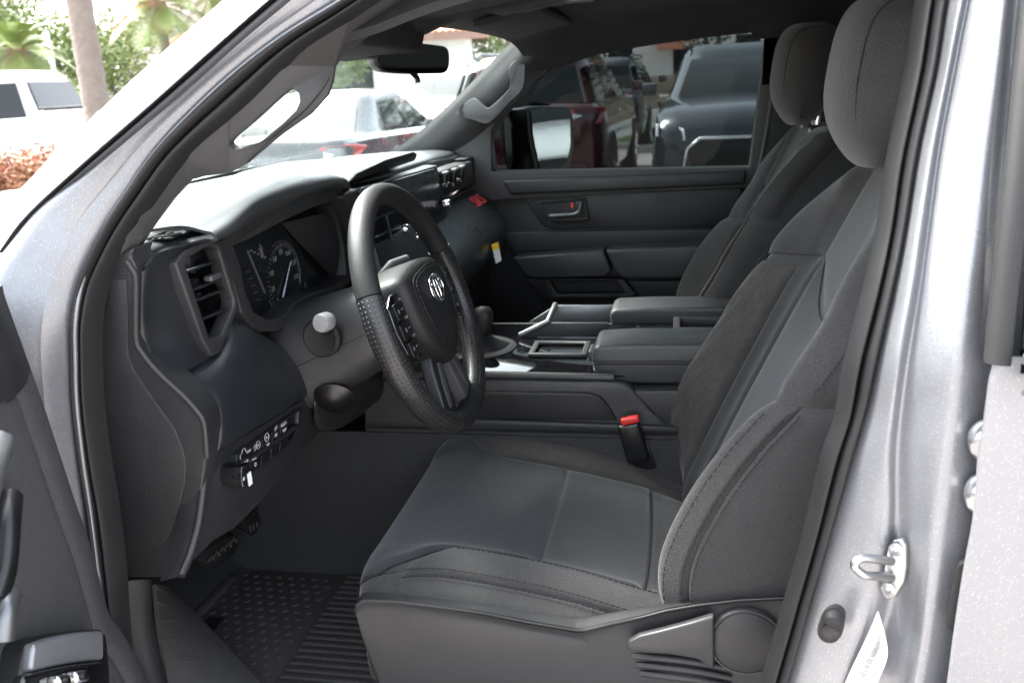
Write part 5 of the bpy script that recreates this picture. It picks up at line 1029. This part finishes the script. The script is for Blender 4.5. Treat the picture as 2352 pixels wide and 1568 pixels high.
# ---------------------------------------------------------------- cars
def place(root, loc, ang): root.location = loc; root.rotation_euler = (0, 0, ang); root['_rot'] = 1
def ring_gh(x0, x1, w, z, n=44, e=9):
    P = []
    for i in range(n):
        a = 2*math.pi*i/n; c, s = math.cos(a), math.sin(a)
        k = (abs(c)**e+abs(s)**e)**(-1/e)
        P.append(V(((x0+x1)/2+(x0-x1)/2*c*k, w*s*k, z)))
    return P
CARS = {
 'sedan': dict(st=[(2.42, .32, .62, .62), (2.36, .22, .74, .80), (2.1, .18, .84, .88), (1.3, .18, .95, .915), (.6, .18, 1.00, .92), (-.8, .18, 1.04, .92), (-1.5, .18, 1.06, .915), (-2.2, .20, 1.06, .87), (-2.42, .26, 1.02, .78), (-2.46, .36, .80, .62)],
               gh=(1.05, .25, -1.05, -1.85, .80, .58, 1.00, 1.45), wx=(1.42, -1.40), wr=.33),
 'suv': dict(st=[(2.36, .36, .72, .66), (2.30, .26, .92, .84), (2.0, .22, 1.09, .93), (1.2, .22, 1.18, .955), (.5, .22, 1.20, .96), (-1.0, .22, 1.20, .96), (-1.9, .24, 1.20, .94), (-2.28, .28, 1.17, .88), (-2.36, .40, 1.00, .74)],
             gh=(1.22, .40, -1.95, -2.26, .86, .68, 1.17, 1.74), wx=(1.42, -1.42), wr=.37),
 'pickup': dict(st=[(2.92, .46, .84, .70), (2.86, .36, 1.05, .90), (2.5, .32, 1.20, .98), (1.6, .32, 1.28, 1.00), (1.0, .32, 1.32, 1.00), (-.75, .32, 1.36, 1.00), (-.80, .32, 1.42, 1.00), (-2.6, .34, 1.42, .99), (-2.90, .38, 1.40, .96), (-2.94, .48, 1.20, .88)],
                gh=(1.45, .70, -.55, -.78, .86, .70, 1.30, 1.94), wx=(1.85, -1.85), wr=.41)}
def car(name, kind, loc, ang, paint, label, front=True, rear=True, cat='car', glassm='car_glass', plate=True):
    D = CARS[kind]; R_ = empty(name, (0, 0, 0)); R_['_rot'] = 1
    tag(R_, label, cat, 'vehicles parked in the lot')
    rings = []
    for x, zb, zs, w in D['st']:
        h = zs-zb
        half = [(0, zb), (w*.84, zb), (w*.96, zb+.10*h), (w, zb+.38*h), (w*.992, zb+.62*h), (w*.97, zb+.80*h), (w*.955, zs-.07*h), (w*.90, zs-.015), (w*.72, zs+.005), (0, zs+.028)]
        rings.append([V((x, y, z)) for y, z in half]+[V((x, -y, z)) for y, z in half[-2:0:-1]])
    cols = [cr([r[j] for r in rings], 46) for j in range(len(rings[0]))]
    g = [[c_[i] for c_ in cols] for i in range(46)]
    bm = gridbm(g, closed_u=True)
    bm.faces.new([bm.verts[i] for i in range(len(g[0]))] if False else [v for v in bm.verts][:len(g[0])][::-1]); bm.faces.new([v for v in bm.verts][-len(g[0]):])
    bmobj('body', bm, paint, R_, 35)
    xa, xrf, xrr, xc, wb, wr_, zb, zt = D['gh']
    f = lambda t, a, b: a+(b-a)*(t**.9)
    gr = []
    for t in (0, .3, .6, .85, .95):
        gr.append(ring_gh(f(t, xa, xrf), f(t, xc, xrr), f(t, wb, wr_), zb-.03+(zt-zb)*t*.97))
    gr.append(ring_gh(xrf-.12, xrr+.10, wr_-.06, zt+.012)); gr.append(ring_gh(xrf-.5, xrr+.45, wr_-.3, zt+.035))
    bm = gridbm(gr, closed_u=True); bm.verts.ensure_lookup_table(); bm.faces.new(bm.verts[-44:])
    bmobj('cabin', bm, paint, R_, 35)
    def sidept(xf, t, s, o=.012):
        return V((f(t, xa, xrf)+(f(t, xc, xrr)-f(t, xa, xrf))*xf, s*(f(t, wb, wr_)+o), zb-.03+(zt-zb)*t*.97))
    cuts = {'sedan': ((.10, .44), (.47, .78)), 'suv': ((.10, .36), (.39, .64), (.68, .95)), 'pickup': ((.10, .50), (.54, .93))}[kind]
    for s in (-1, 1):
        for a, b in cuts:
            L_ = [sidept(a+.0, .10, s), sidept(b, .10, s), sidept(b, .5, s), sidept(b, .84, s), sidept(a+.02, .84, s), sidept(a+.0, .5, s)]
            slab('side_window', L_, (0, -s*.02, 0), glassm, R_, bev=0)
        mr_ = slab('door_mirror', [V((xa-.22+a, s*(wb+.10), zb+.05+b)) for a, b in ((0, 0), (.14, .02), (.13, .14), (0, .15))], (0, s*.17, 0), paint, R_, bev=.02)
        for k in (0, 1):
            box('door_handle', V((xa-1.05-k*.95, s*(wb+.125), zb-.14)), (.20, .03, .03), 'chrome', R_, bev=.01)
        for x in D['wx']:
            w = max(q[3] for q in D['st']); wr = D['wr']
            wl = lathe('wheel', [(wr*.62, 0), (wr*.9, .0), (wr, .03), (wr, .20), (wr*.92, .235), (wr*.70, .24)], (x, s*(w-.225), wr), (0, s, 0), 'tyre', R_, n=30)
            lathe('rim', [(.02, .20), (.06, .215), (wr*.3, .20), (wr*.62, .225), (wr*.70, .235), (wr*.72, .15)], (x, s*(w-.225), wr), (0, s, 0), 'satin', wl, n=20)
            bm = bmesh.new()
            for q in range(7):
                a = 2*math.pi*q/7
                tubebm(bm, [V((x+.04*math.cos(a), s*(w+.005), wr+.04*math.sin(a))), V((x+wr*.62*math.cos(a), s*(w+.008), wr+wr*.62*math.sin(a)))], [.02, .028], 6)
            bmobj('spokes', bm, 'chrome', wl)
            ar_ = [V((x+(wr+.07)*math.cos(rad(a)), s*(w+.004), wr+(wr+.07)*math.sin(rad(a)))) for a in range(-8, 189, 14)]+[V((x+(wr-.02)*math.cos(rad(a)), s*(w+.004), wr+(wr-.02)*math.sin(rad(a)))) for a in range(188, -9, -14)]
            slab('wheel_arch', ar_, (0, -s*.05, 0), 'tyre', R_, bev=0)
    def endpt(t, y, fr, o=.012):
        x0 = f(t, xa, xrf)+o if fr else f(t, xc, xrr)-o
        return V((x0, y*f(t, wb, wr_), zb-.03+(zt-zb)*t*.97))
    for fr, nm in ((True, 'windscreen'), (False, 'rear_window')):
        s_ = 1 if fr else -1
        slab(nm, [endpt(.10, -.86, fr), endpt(.10, .86, fr), endpt(.85, .84, fr), endpt(.85, -.84, fr)], (-s_*.02, 0, 0), glassm, R_, bev=0)
    F0 = D['st'][0][0]; B0 = D['st'][-1][0]; sc_ = {'sedan': .82, 'suv': 1.0, 'pickup': 1.12}[kind]; w_ = max(q[3] for q in D['st'])
    if front:
        slab('grille', [V((F0+.015, y, z*sc_)) for y, z in ((-.50, .42), (.50, .42), (.56, .70), (.44, .80), (-.44, .80), (-.56, .70))], (-.10, 0, 0), 'blacktrim', R_, bev=.01)
        tube('grille_frame', [V((F0+.03, y, z*sc_)) for y, z in ((-.52, .40), (.52, .40), (.60, .56), (.56, .72), (.44, .82), (-.44, .82), (-.56, .72), (-.60, .56))], .018, 'chrome', R_, n=8, closed=True)
        for s in (-1, 1):
            slab('headlight', [V((F0-.02, s*.58, .80*sc_)), V((F0-.05, s*.60, .92*sc_)), V((F0-.32, s*(w_-.05), .97*sc_)), V((F0-.22, s*(w_-.06), .84*sc_))], (.03, 0, .0), 'lens_clear', R_, bev=.005)
            slab('fog_lamp', [V((F0-.03, s*.62, .46*sc_)), V((F0-.05, s*.78, .48*sc_)), V((F0-.05, s*.78, .56*sc_)), V((F0-.03, s*.64, .56*sc_))], (.03, 0, 0), 'blacktrim', R_, bev=.005)
    if rear:
        zt_ = D['st'][-3][2]
        for s in (-1, 1):
            tl_ = slab('tail_light', [V((B0+.035, s*.42, zt_-.20)), V((B0+.03, s*.60, zt_-.26)), V((B0+.12, s*(w_-.06), zt_-.24)), V((B0+.40, s*(w_-.005), zt_-.10)), V((B0+.14, s*(w_-.05), zt_-.06)), V((B0+.03, s*.60, zt_-.08))], (-.04, s*.012, 0), 'lens_red', R_, bev=.006)
            slab('reversing_lamp', [V((B0-.012, s*.52, zt_-.17)), V((B0-.012, s*.62, zt_-.19)), V((B0+.015, s*.72, zt_-.15)), V((B0-.006, s*.60, zt_-.12))], (-.012, s*.004, 0), 'lens_clear', R_, bev=.003)
        if plate: box('number_plate', V((B0-.02, 0, zt_-.30)), (.012, .305, .152), 'paper', R_, bev=.003)
        box('bumper', V((B0+.03, 0, .46)), (.14, w_*1.62, .12), paint, R_, bev=.04, seg=3)
    if kind == 'suv':
        for s in (-1, 1): tube('roof_rail', [V((xrf-.1, s*(wr_-.03), zt+.01)), V((xrf-.3, s*(wr_-.03), zt+.06)), V((xrr+.3, s*(wr_-.03), zt+.06)), V((xrr+.1, s*(wr_-.03), zt+.01))], .022, 'satin', R_, n=8)
    if kind == 'pickup':
        for s in (-1, 1): slab('bed_rail', [V((-.84, s*.90, 1.425)), V((-2.86, s*.89, 1.425)), V((-2.86, s*1.0, 1.425)), V((-.84, s*1.0, 1.425))], (0, 0, .035), 'blacktrim', R_, bev=.008)
        slab('bed_floor', [V((-.85, -.84, 1.33)), V((-2.8, -.84, 1.33)), V((-2.8, .84, 1.33)), V((-.85, .84, 1.33))], (0, 0, .105), 'tyre', R_, bev=0)
    place(R_, loc, ang); return R_
def gp(u, w):   # ground point under photo column u at depth w
    q = AD(u, 300, w); return V((q.x, q.y, GZ))
rc = gp(785, 8.2)      # rear right corner of the sedan
car('parked_sedan', 'sedan', V((rc.x-.80, rc.y+2.4, GZ)), rad(90), 'dark_paint', 'dark sedan seen through the windshield with red tail light and white plate', front=False)
rm_ = gp(1385, 10.2)
car('parked_suv', 'suv', V((rm_.x-.86, rm_.y+2.3, GZ)), rad(88), 'maroon_paint', 'maroon SUV parked rear first behind the passenger window', front=False, plate=False)
nv_ = gp(1728, 8.9)
car('parked_suv', 'suv', V((nv_.x, nv_.y+2.3, GZ)), rad(-92), 'navy_paint', 'dark navy SUV facing the truck with chrome framed grille', rear=False)
bk_ = gp(1452, 16.8)
car('parked_suv', 'suv', V((bk_.x-.6, bk_.y+2.3, GZ)), rad(88), 'dark_paint', 'black SUV half hidden behind the maroon SUV', front=False, plate=False)
w1 = gp(955, 17.5); w2 = gp(1150, 15.5)
car('parked_suv', 'suv', V((w1.x, w1.y+2.3, GZ)), rad(-90), 'white_paint', 'white SUV behind the dark sedan below the rear view mirror', rear=False)
car('parked_suv', 'suv', V((w2.x, w2.y+2.3, GZ)), rad(90), 'white_paint', 'white SUV seen just left of the passenger grab handle', front=False, plate=False)
wp = gp(88, 11.6); side = -R0
ang_w = math.atan2(side.y, side.x)
car('parked_pickup', 'pickup', wp + V((side.x, side.y, 0))*.80 + V((-side.y, side.x, 0))*(-1.0), ang_w, 'white_paint', 'white crew cab pickup parked behind the flowering hedge', front=True, rear=True, cat='truck', plate=False)
car('parked_suv', 'suv', V((7.6, 7.4, GZ)), rad(-150), 'white_paint', 'white SUV reflected in the passenger door mirror', plate=False)
# ---------------------------------------------------------------- buildings
def building(name, o, xd, L_, dep, h, label, roof=1.6, gable=False, wins=(), base=0, cat='building'):
    """o: near left corner on the ground, xd: direction along the front"""
    B = empty(name, (o.x, o.y, GZ)); tag(B, label, cat)
    xd = V((xd.x, xd.y, 0)).normalized(); yd = V((-xd.y, xd.x, 0)); o = V((o.x, o.y, GZ))
    P = lambda a, b, c: o+xd*a+yd*b+V((0, 0, c))
    if gable:
        loop = [P(0, 0, 0), P(L_, 0, 0), P(L_, 0, h), P(L_/2, 0, h+roof), P(0, 0, h)]
    else: loop = [P(0, 0, 0), P(L_, 0, 0), P(L_, 0, h), P(0, 0, h)]
    holes = [[P(a, 0, c), P(a+w, 0, c), P(a+w, 0, c+hh), P(a, 0, c+hh)] for a, c, w, hh, k in wins]
    wl = slab('front_wall', loop, yd*.3, 'stucco', B, bev=0, holes=holes)
    slab('side_wall', [P(0, .3, 0), P(0, dep, 0), P(0, dep, h), P(0, .3, h)], xd*.3, 'stucco', B, bev=0)
    slab('side_wall', [P(L_, .3, 0), P(L_, dep, 0), P(L_, dep, h), P(L_, .3, h)], xd*-.3, 'stucco', B, bev=0)
    slab('rear_wall', [P(0, dep, 0), P(L_, dep, 0), P(L_, dep, h), P(0, dep, h)], yd*.3, 'stucco', B, bev=0)
    if base: slab('plinth', [P(-.05, -.06, 0), P(L_+.05, -.06, 0), P(L_+.05, -.06, base), P(-.05, -.06, base)], yd*.05, 'stucco_base', B, bev=.01)
    for a, c, w, hh, k in wins:
        wn_ = slab('window' if k == 'w' else 'door', [P(a-.05, .10, c-.02), P(a+w+.05, .10, c-.02), P(a+w+.05, .10, c+hh+.05), P(a-.05, .10, c+hh+.05)], yd*.05, 'garnish', B, bev=0, holes=[[P(a+.06+j*(w/2-.02), .10, c+.08), P(a+w/2-.03+j*(w/2-.02), .10, c+.08), P(a+w/2-.03+j*(w/2-.02), .10, c+hh-.08), P(a+.06+j*(w/2-.02), .10, c+hh-.08)] for j in (0, 1)])
        for j in (0, 1): slab('pane', [P(a+.05+j*(w/2-.02), .14, c+.06), P(a+w/2-.02+j*(w/2-.02), .14, c+.06), P(a+w/2-.02+j*(w/2-.02), .14, c+hh-.06), P(a+.05+j*(w/2-.02), .14, c+hh-.06)], yd*.02, 'pane', wn_, bev=0)
        if k == 'w': slab('sill', [P(a-.1, -.08, c-.08), P(a+w+.1, -.08, c-.08), P(a+w+.1, .10, c-.08), P(a-.1, .10, c-.08)], (0, 0, .07), 'stucco', wn_, bev=.01)
    ov = .7
    def tiled(name_, p00, p10, p11, p01, pitch=.22):
        """roof slope of barrel tiles: p00-p10 eave, p01-p11 ridge"""
        n = max(4, int((p10-p00).length/pitch)); rows_ = []
        up_ = (p10-p00).cross(p01-p00).normalized()
        if up_.z < 0: up_ = -up_
        for j in range(9):
            r_ = []
            for i in range(n*4+1):
                f0 = i/(n*4); a = p00.lerp(p10, f0); b = p01.lerp(p11, f0); q = a.lerp(b, j/8)
                r_.append(q+up_*(.055*abs(math.sin(math.pi*i/4))+.02*(j % 2)))
            rows_.append(r_)
        return bmobj(name_, gridbm(rows_, .05), 'tile', B, 60)
    if gable:
        tiled('roof', P(-ov, -ov, h-.35), P(-ov, dep+ov, h-.35), P(L_/2, dep+ov, h+roof+.1), P(L_/2, -ov, h+roof+.1))
        tiled('roof', P(L_+ov, -ov, h-.35), P(L_+ov, dep+ov, h-.35), P(L_/2, dep+ov, h+roof+.1), P(L_/2, -ov, h+roof+.1))
        slab('rake_board', [P(-ov, -ov-.03, h-.38), P(-ov, -ov-.03, h-.16), P(L_/2, -ov-.03, h+roof+.12), P(L_/2, -ov-.03, h+roof-.14)], yd*.08, 'tile', B, bev=.01)
    else:
        tiled('roof', P(-ov, -ov, h), P(L_+ov, -ov, h), P(L_-1.5, dep/2, h+roof), P(1.5, dep/2, h+roof))
        tiled('roof', P(-ov, dep+ov, h), P(L_+ov, dep+ov, h), P(L_-1.5, dep/2, h+roof), P(1.5, dep/2, h+roof))
        slab('roof_end', [P(L_+ov, -ov, h), P(L_+ov, dep+ov, h), P(L_-1.5, dep/2, h+roof)], (0, 0, -.05), 'tile', B, bev=0)
        slab('roof_end', [P(-ov, -ov, h), P(-ov, dep+ov, h), P(1.5, dep/2, h+roof)], (0, 0, -.05), 'tile', B, bev=0)
        slab('fascia', [P(-ov, -ov+.02, h-.26), P(L_+ov, -ov+.02, h-.26), P(L_+ov, -ov+.02, h-.0), P(-ov, -ov+.02, h-.0)], yd*.06, 'fascia', B, bev=0)
        slab('soffit', [P(-ov, -ov+.08, h-.22), P(L_+ov, -ov+.08, h-.22), P(L_+ov, 0, h-.22), P(-ov, 0, h-.22)], (0, 0, .05), 'fascia', B, bev=0)
    return B, P, xd, yd
xr = V((R0.x, R0.y, 0))
# low wing seen under the windshield header
w_ = 30; o2 = gp(1112, w_); o2 = o2 - xr*9.6
B2, P2, a2_, b2_ = building('stucco_building', o2, xr, 9.2, 9, 3.02, 'cream stucco building with terracotta tile eave seen through the windshield', roof=2.2, wins=((1.2, .5, 1.6, 1.9, 'w'), (4.4, .5, 1.6, 1.9, 'w')), base=0)
for k in (3.3,):
    cyl = slab('porch_column', [P2(k+a, -1.2+b, 0) for a, b in ((0, 0), (.45, 0), (.45, .45), (0, .45))], (0, 0, 3.0), 'stucco', B2, bev=.02)
o1 = gp(302, 36)
building('gabled_building', o1, xr, 9, 10, 3.6, 'white building with a sloping red roof edge behind the palms', roof=3.6, gable=True)
o3 = gp(1255, 56)
B3, P3, a3_, b3_ = building('white_building', o3, xr, 20, 10, 6.4, 'long white building with tan base seen through the tinted passenger window', roof=1.5, wins=((4.05, .95, 1.55, 2.3, 'w'), (8.1, .1, 1.2, 2.6, 'd'), (12.0, .95, 1.55, 2.3, 'w')), base=1.05)
tl_ = slab('door_canopy', [P3(6.9, -1.2, 2.55), P3(9.3, -1.2, 2.55), P3(9.1, 0, 3.5), P3(7.1, 0, 3.5)], (0, 0, .12), 'tile', B3, bev=.02)
# low mulch bed / wall beyond the road
yb = yr
tag(slab('garden_wall', [V((-14, yb+.2, GZ)), V((16, yb+.2, GZ)), V((16, yb+.2, GZ+.45)), V((-14, yb+.2, GZ+.45))], (0, .3, 0), 'stucco_base', None, bev=.03), 'low brown wall across the road in front of the white building', 'wall')
# ---------------------------------------------------------------- plants
def leaves(name, blobs, n, size, m, par, flat=.3, squash=1.):
    """many single leaves spread through a crown made of uneven clumps"""
    vs_, fs = [], []
    tot = sum(b[1]**2 for b in blobs)
    for c, r in blobs:
        c = V(c)
        for i in range(int(n*r*r/tot)):
            d = V((random.gauss(0, 1), random.gauss(0, 1), random.gauss(0, 1))).normalized()*r*(random.random()**.45); d.z *= squash
            p = c+d; a = V((random.gauss(0, 1), random.gauss(0, 1), random.gauss(0, .6))).normalized(); b = a.orthogonal().normalized()
            b = (b*math.cos(q := random.random()*6.28)+a.cross(b)*math.sin(q)).normalized()
            s = size*random.uniform(.6, 1.3); k = len(vs_)
            vs_ += [p-a*s, p+b*s*.42, p+a*s, p-b*s*.42]; fs.append((k, k+1, k+2, k+3))
    me = bpy.data.meshes.new(name); me.from_pydata(vs_, [], fs); return link(bpy.data.objects.new(name, me), par, m)
def tree(name, base, hgt, cr_, label, n=7000, size=.10, m='leaf', trunk_r=.14, k=9, group='trees around the lot'):
    T = empty(name, base); tag(T, label, 'tree', group); base = V(base)
    top = base+V((random.uniform(-.3, .3), random.uniform(-.3, .3), hgt*.62)); bm = bmesh.new()
    tubebm(bm, cr([base, base.lerp(top, .5)+V((.1, .05, 0)), top], 8), [trunk_r*(1-.5*i/7) for i in range(8)], 10)
    bl = []
    for i in range(k):
        a = 6.28*i/k+random.random(); rr = cr_*random.uniform(.35, .85); c = top+V((math.cos(a)*rr, math.sin(a)*rr, random.uniform(-.15, .45)*hgt))
        bl.append((c, cr_*random.uniform(.30, .55)))
        tubebm(bm, cr([top-V((0, 0, .4)), top.lerp(c, .5)+V((0, 0, .15)), c], 6), [trunk_r*.42*(1-.75*j/5) for j in range(6)], 7)
    bmobj('trunk', bm, 'bark', T); leaves('crown', bl, n, size, m, T); return T
def palm(name, base, hgt, r, lean, label, nf=26, fl=1.9, boots=True):
    T = empty(name, base); tag(T, label, 'palm', 'palms around the lot'); base = V(base); top = base+V((lean[0], lean[1], hgt))
    pts = cr([base, base.lerp(top, .5)+V((lean[0]*.1, 0, 0)), top], 60)
    rr = [r*(1.0+.35*max(0, 1-i/6)+.035*math.sin(i*2.4)-.12*i/60) for i in range(60)]
    tube('trunk', pts, rr, 'bark', T, n=18)
    if boots: tube('crown_shaft', cr([top-V((0, 0, .75)), top-V((0, 0, .4)), top+V((0, 0, .1))], 14), [r*(1.2+.9*math.sin(math.pi*(i+2)/16)+.10*(i % 2)) for i in range(14)], 'boots', T, n=14)
    for i in range(nf):
        a = 2.4*i; el = rad(70-105*i/nf); L_ = fl*random.uniform(.85, 1.1); d = V((math.cos(a), math.sin(a), 0)); P = []
        for j in range(13):
            s = j/12*L_; P.append(top+d*(s*math.cos(el)*(1-.12*j/12))+V((0, 0, s*math.sin(el)-.42*(s/L_)**2*L_)))
        vs_, fs = [], []
        sd = d.cross(V((0, 0, 1)))
        for j in range(12):
            k = len(vs_); vs_ += [P[j]+sd*.018, P[j]-sd*.018, P[j+1]-sd*.014, P[j+1]+sd*.014]; fs.append((k, k+1, k+2, k+3))
        for j in range(2, 13):
            for s in (-1, 1):
                for h in (0, .5):
                    p = P[j].lerp(P[min(j+1, 12)], h); le = .55*math.sin(math.pi*(j+h)/14.5)+.12
                    t_ = (P[min(j+1, 12)]-P[max(j-1, 0)]).normalized(); tip = p+(sd*s*.8+t_*.65).normalized()*le+V((0, 0, -.25*le))
                    k = len(vs_); vs_ += [p-t_*.022, p+t_*.022, p.lerp(tip, .6)+t_*.018, tip]; fs.append((k, k+1, k+2, k+3))
        me = bpy.data.meshes.new('frond'); me.from_pydata(vs_, [], fs); link(bpy.data.objects.new('frond', me), T, 'frond')
    return T
pb = gp(236, 10.2); pt_ = AD(207, 0, 10.2)
fz = 5.6/(pt_.z-GZ)
palm('palm_tree', pb+(V((pt_.x, pt_.y, GZ))-pb)*-.3, 5.6, .150, ((pt_.x-pb.x)*1.35*1.2, (pt_.y-pb.y)*1.3), 'near palm with a thick leaning grey trunk and its crown above the frame')
for u, v, w, lab_, rr in ((38, 118, 24, 'low bushy palm above the roof of the white pickup', .17), (364, 12, 24, 'slender palm in front of the sloping red roof', .13), (498, -40, 25, 'palm beside the top of the driver side pillar', .13)):
    q = AD(u, v, w); palm('palm_tree', V((q.x, q.y, GZ)), q.z-GZ, rr, (0, 0), lab_, nf=28, fl=1.5)
for i, (u, v, w, hh, cr_, m_, lab_) in enumerate(((20, 0, 32, 4.6, 2.6, 'leaf', 'green tree at the far left behind the low palm'), (130, 0, 34, 4.2, 2.6, 'leaf', 'green tree left of the leaning palm trunk'), (285, 0, 33, 3.6, 2.4, 'leaf', 'green tree right of the leaning palm trunk'), (-90, 0, 30, 4.6, 2.6, 'leaf', 'green tree at the left edge of the lot'), (1165, 0, 38, 4.8, 2.2, 'leaf', 'yellow green tree beside the terracotta eave'), (770, 0, 26, 4.0, 1.3, 'leaf', 'slim green tree beside the top of the driver pillar trim'))):
    tree('broadleaf_tree', gp(u, w), hh, cr_, lab_, m=m_, n=4200, size=.12)
tree('shade_tree', gp(1640, 27), 6.4, 3.6, 'dark leafy tree above the navy SUV in the passenger window', n=9000, size=.13, m='leaf_dark', trunk_r=.13, k=13)
tree('shade_tree', gp(1365, 30), 5.2, 1.6, 'thin sparse tree behind the maroon SUV', n=900, size=.12, m='leaf_dark', trunk_r=.10, k=6)
for i, (x, y) in enumerate(((22, 16), (27, 24), (20, 27))):
    tree('shade_tree', V((x, y, GZ)), 6, 3.2, ('tree mirrored in the left of the passenger door mirror', 'tree mirrored in the middle of the passenger door mirror', 'tree mirrored in the right of the passenger door mirror')[i], n=4000, size=.16, m='leaf_dark')
# flowering hedge
h0 = gp(-160, 8.8); h1 = gp(135, 8.8); HG = empty('hedge', h0.lerp(h1, .5)); tag(HG, 'hedge of pink and rust coloured leaves in front of the white pickup', 'hedge')
bl = [(h0.lerp(h1, (i+.5)/9)+V((random.uniform(-.1, .1), random.uniform(-.1, .1), z)), .34*random.uniform(.85, 1.15)) for i in range(9) for z in (.34, .78)]
leaves('foliage', bl, 14000, .035, 'hedge_leaf', HG)
bm = bmesh.new()
for i in range(12):
    p = h0.lerp(h1, (i+.5)/12); tubebm(bm, [p, p+V((random.uniform(-.1, .1), 0, .7))], [.015, .006], 6)
bmobj('stems', bm, 'bark', HG)
# shrubs behind the white pickup
for i, (u, w) in enumerate(((60, 21), (150, 20), (215, 21), (290, 21))):
    S_ = empty('shrub', gp(u, w)); tag(S_, ('light green shrub behind the pickup cab', 'light green shrub behind the pickup bed', 'light green shrub just behind the leaning palm', 'light green shrub right of the leaning palm')[i], 'shrub', 'shrubs behind the white pickup')
    p = V(S_.location); leaves('foliage', [(p+V((random.uniform(-.7, .7), random.uniform(-.5, .5), random.uniform(.4, 1.5))), random.uniform(.5, .8)) for _ in range(6)], 2600, .10, 'leaf', S_); tube('stems', [p, p+V((.1, 0, 1.2))], [.05, .02], 'bark', S_)
lp_ = gp(150, 28); tp_ = AD(140, 75, 28)
LP = tube('lamp_post', [lp_, V((lp_.x, lp_.y, tp_.z))], [.11, .07], 'white_paint', None, n=12); tag(LP, 'white post standing among the trees behind the pickup', 'post')
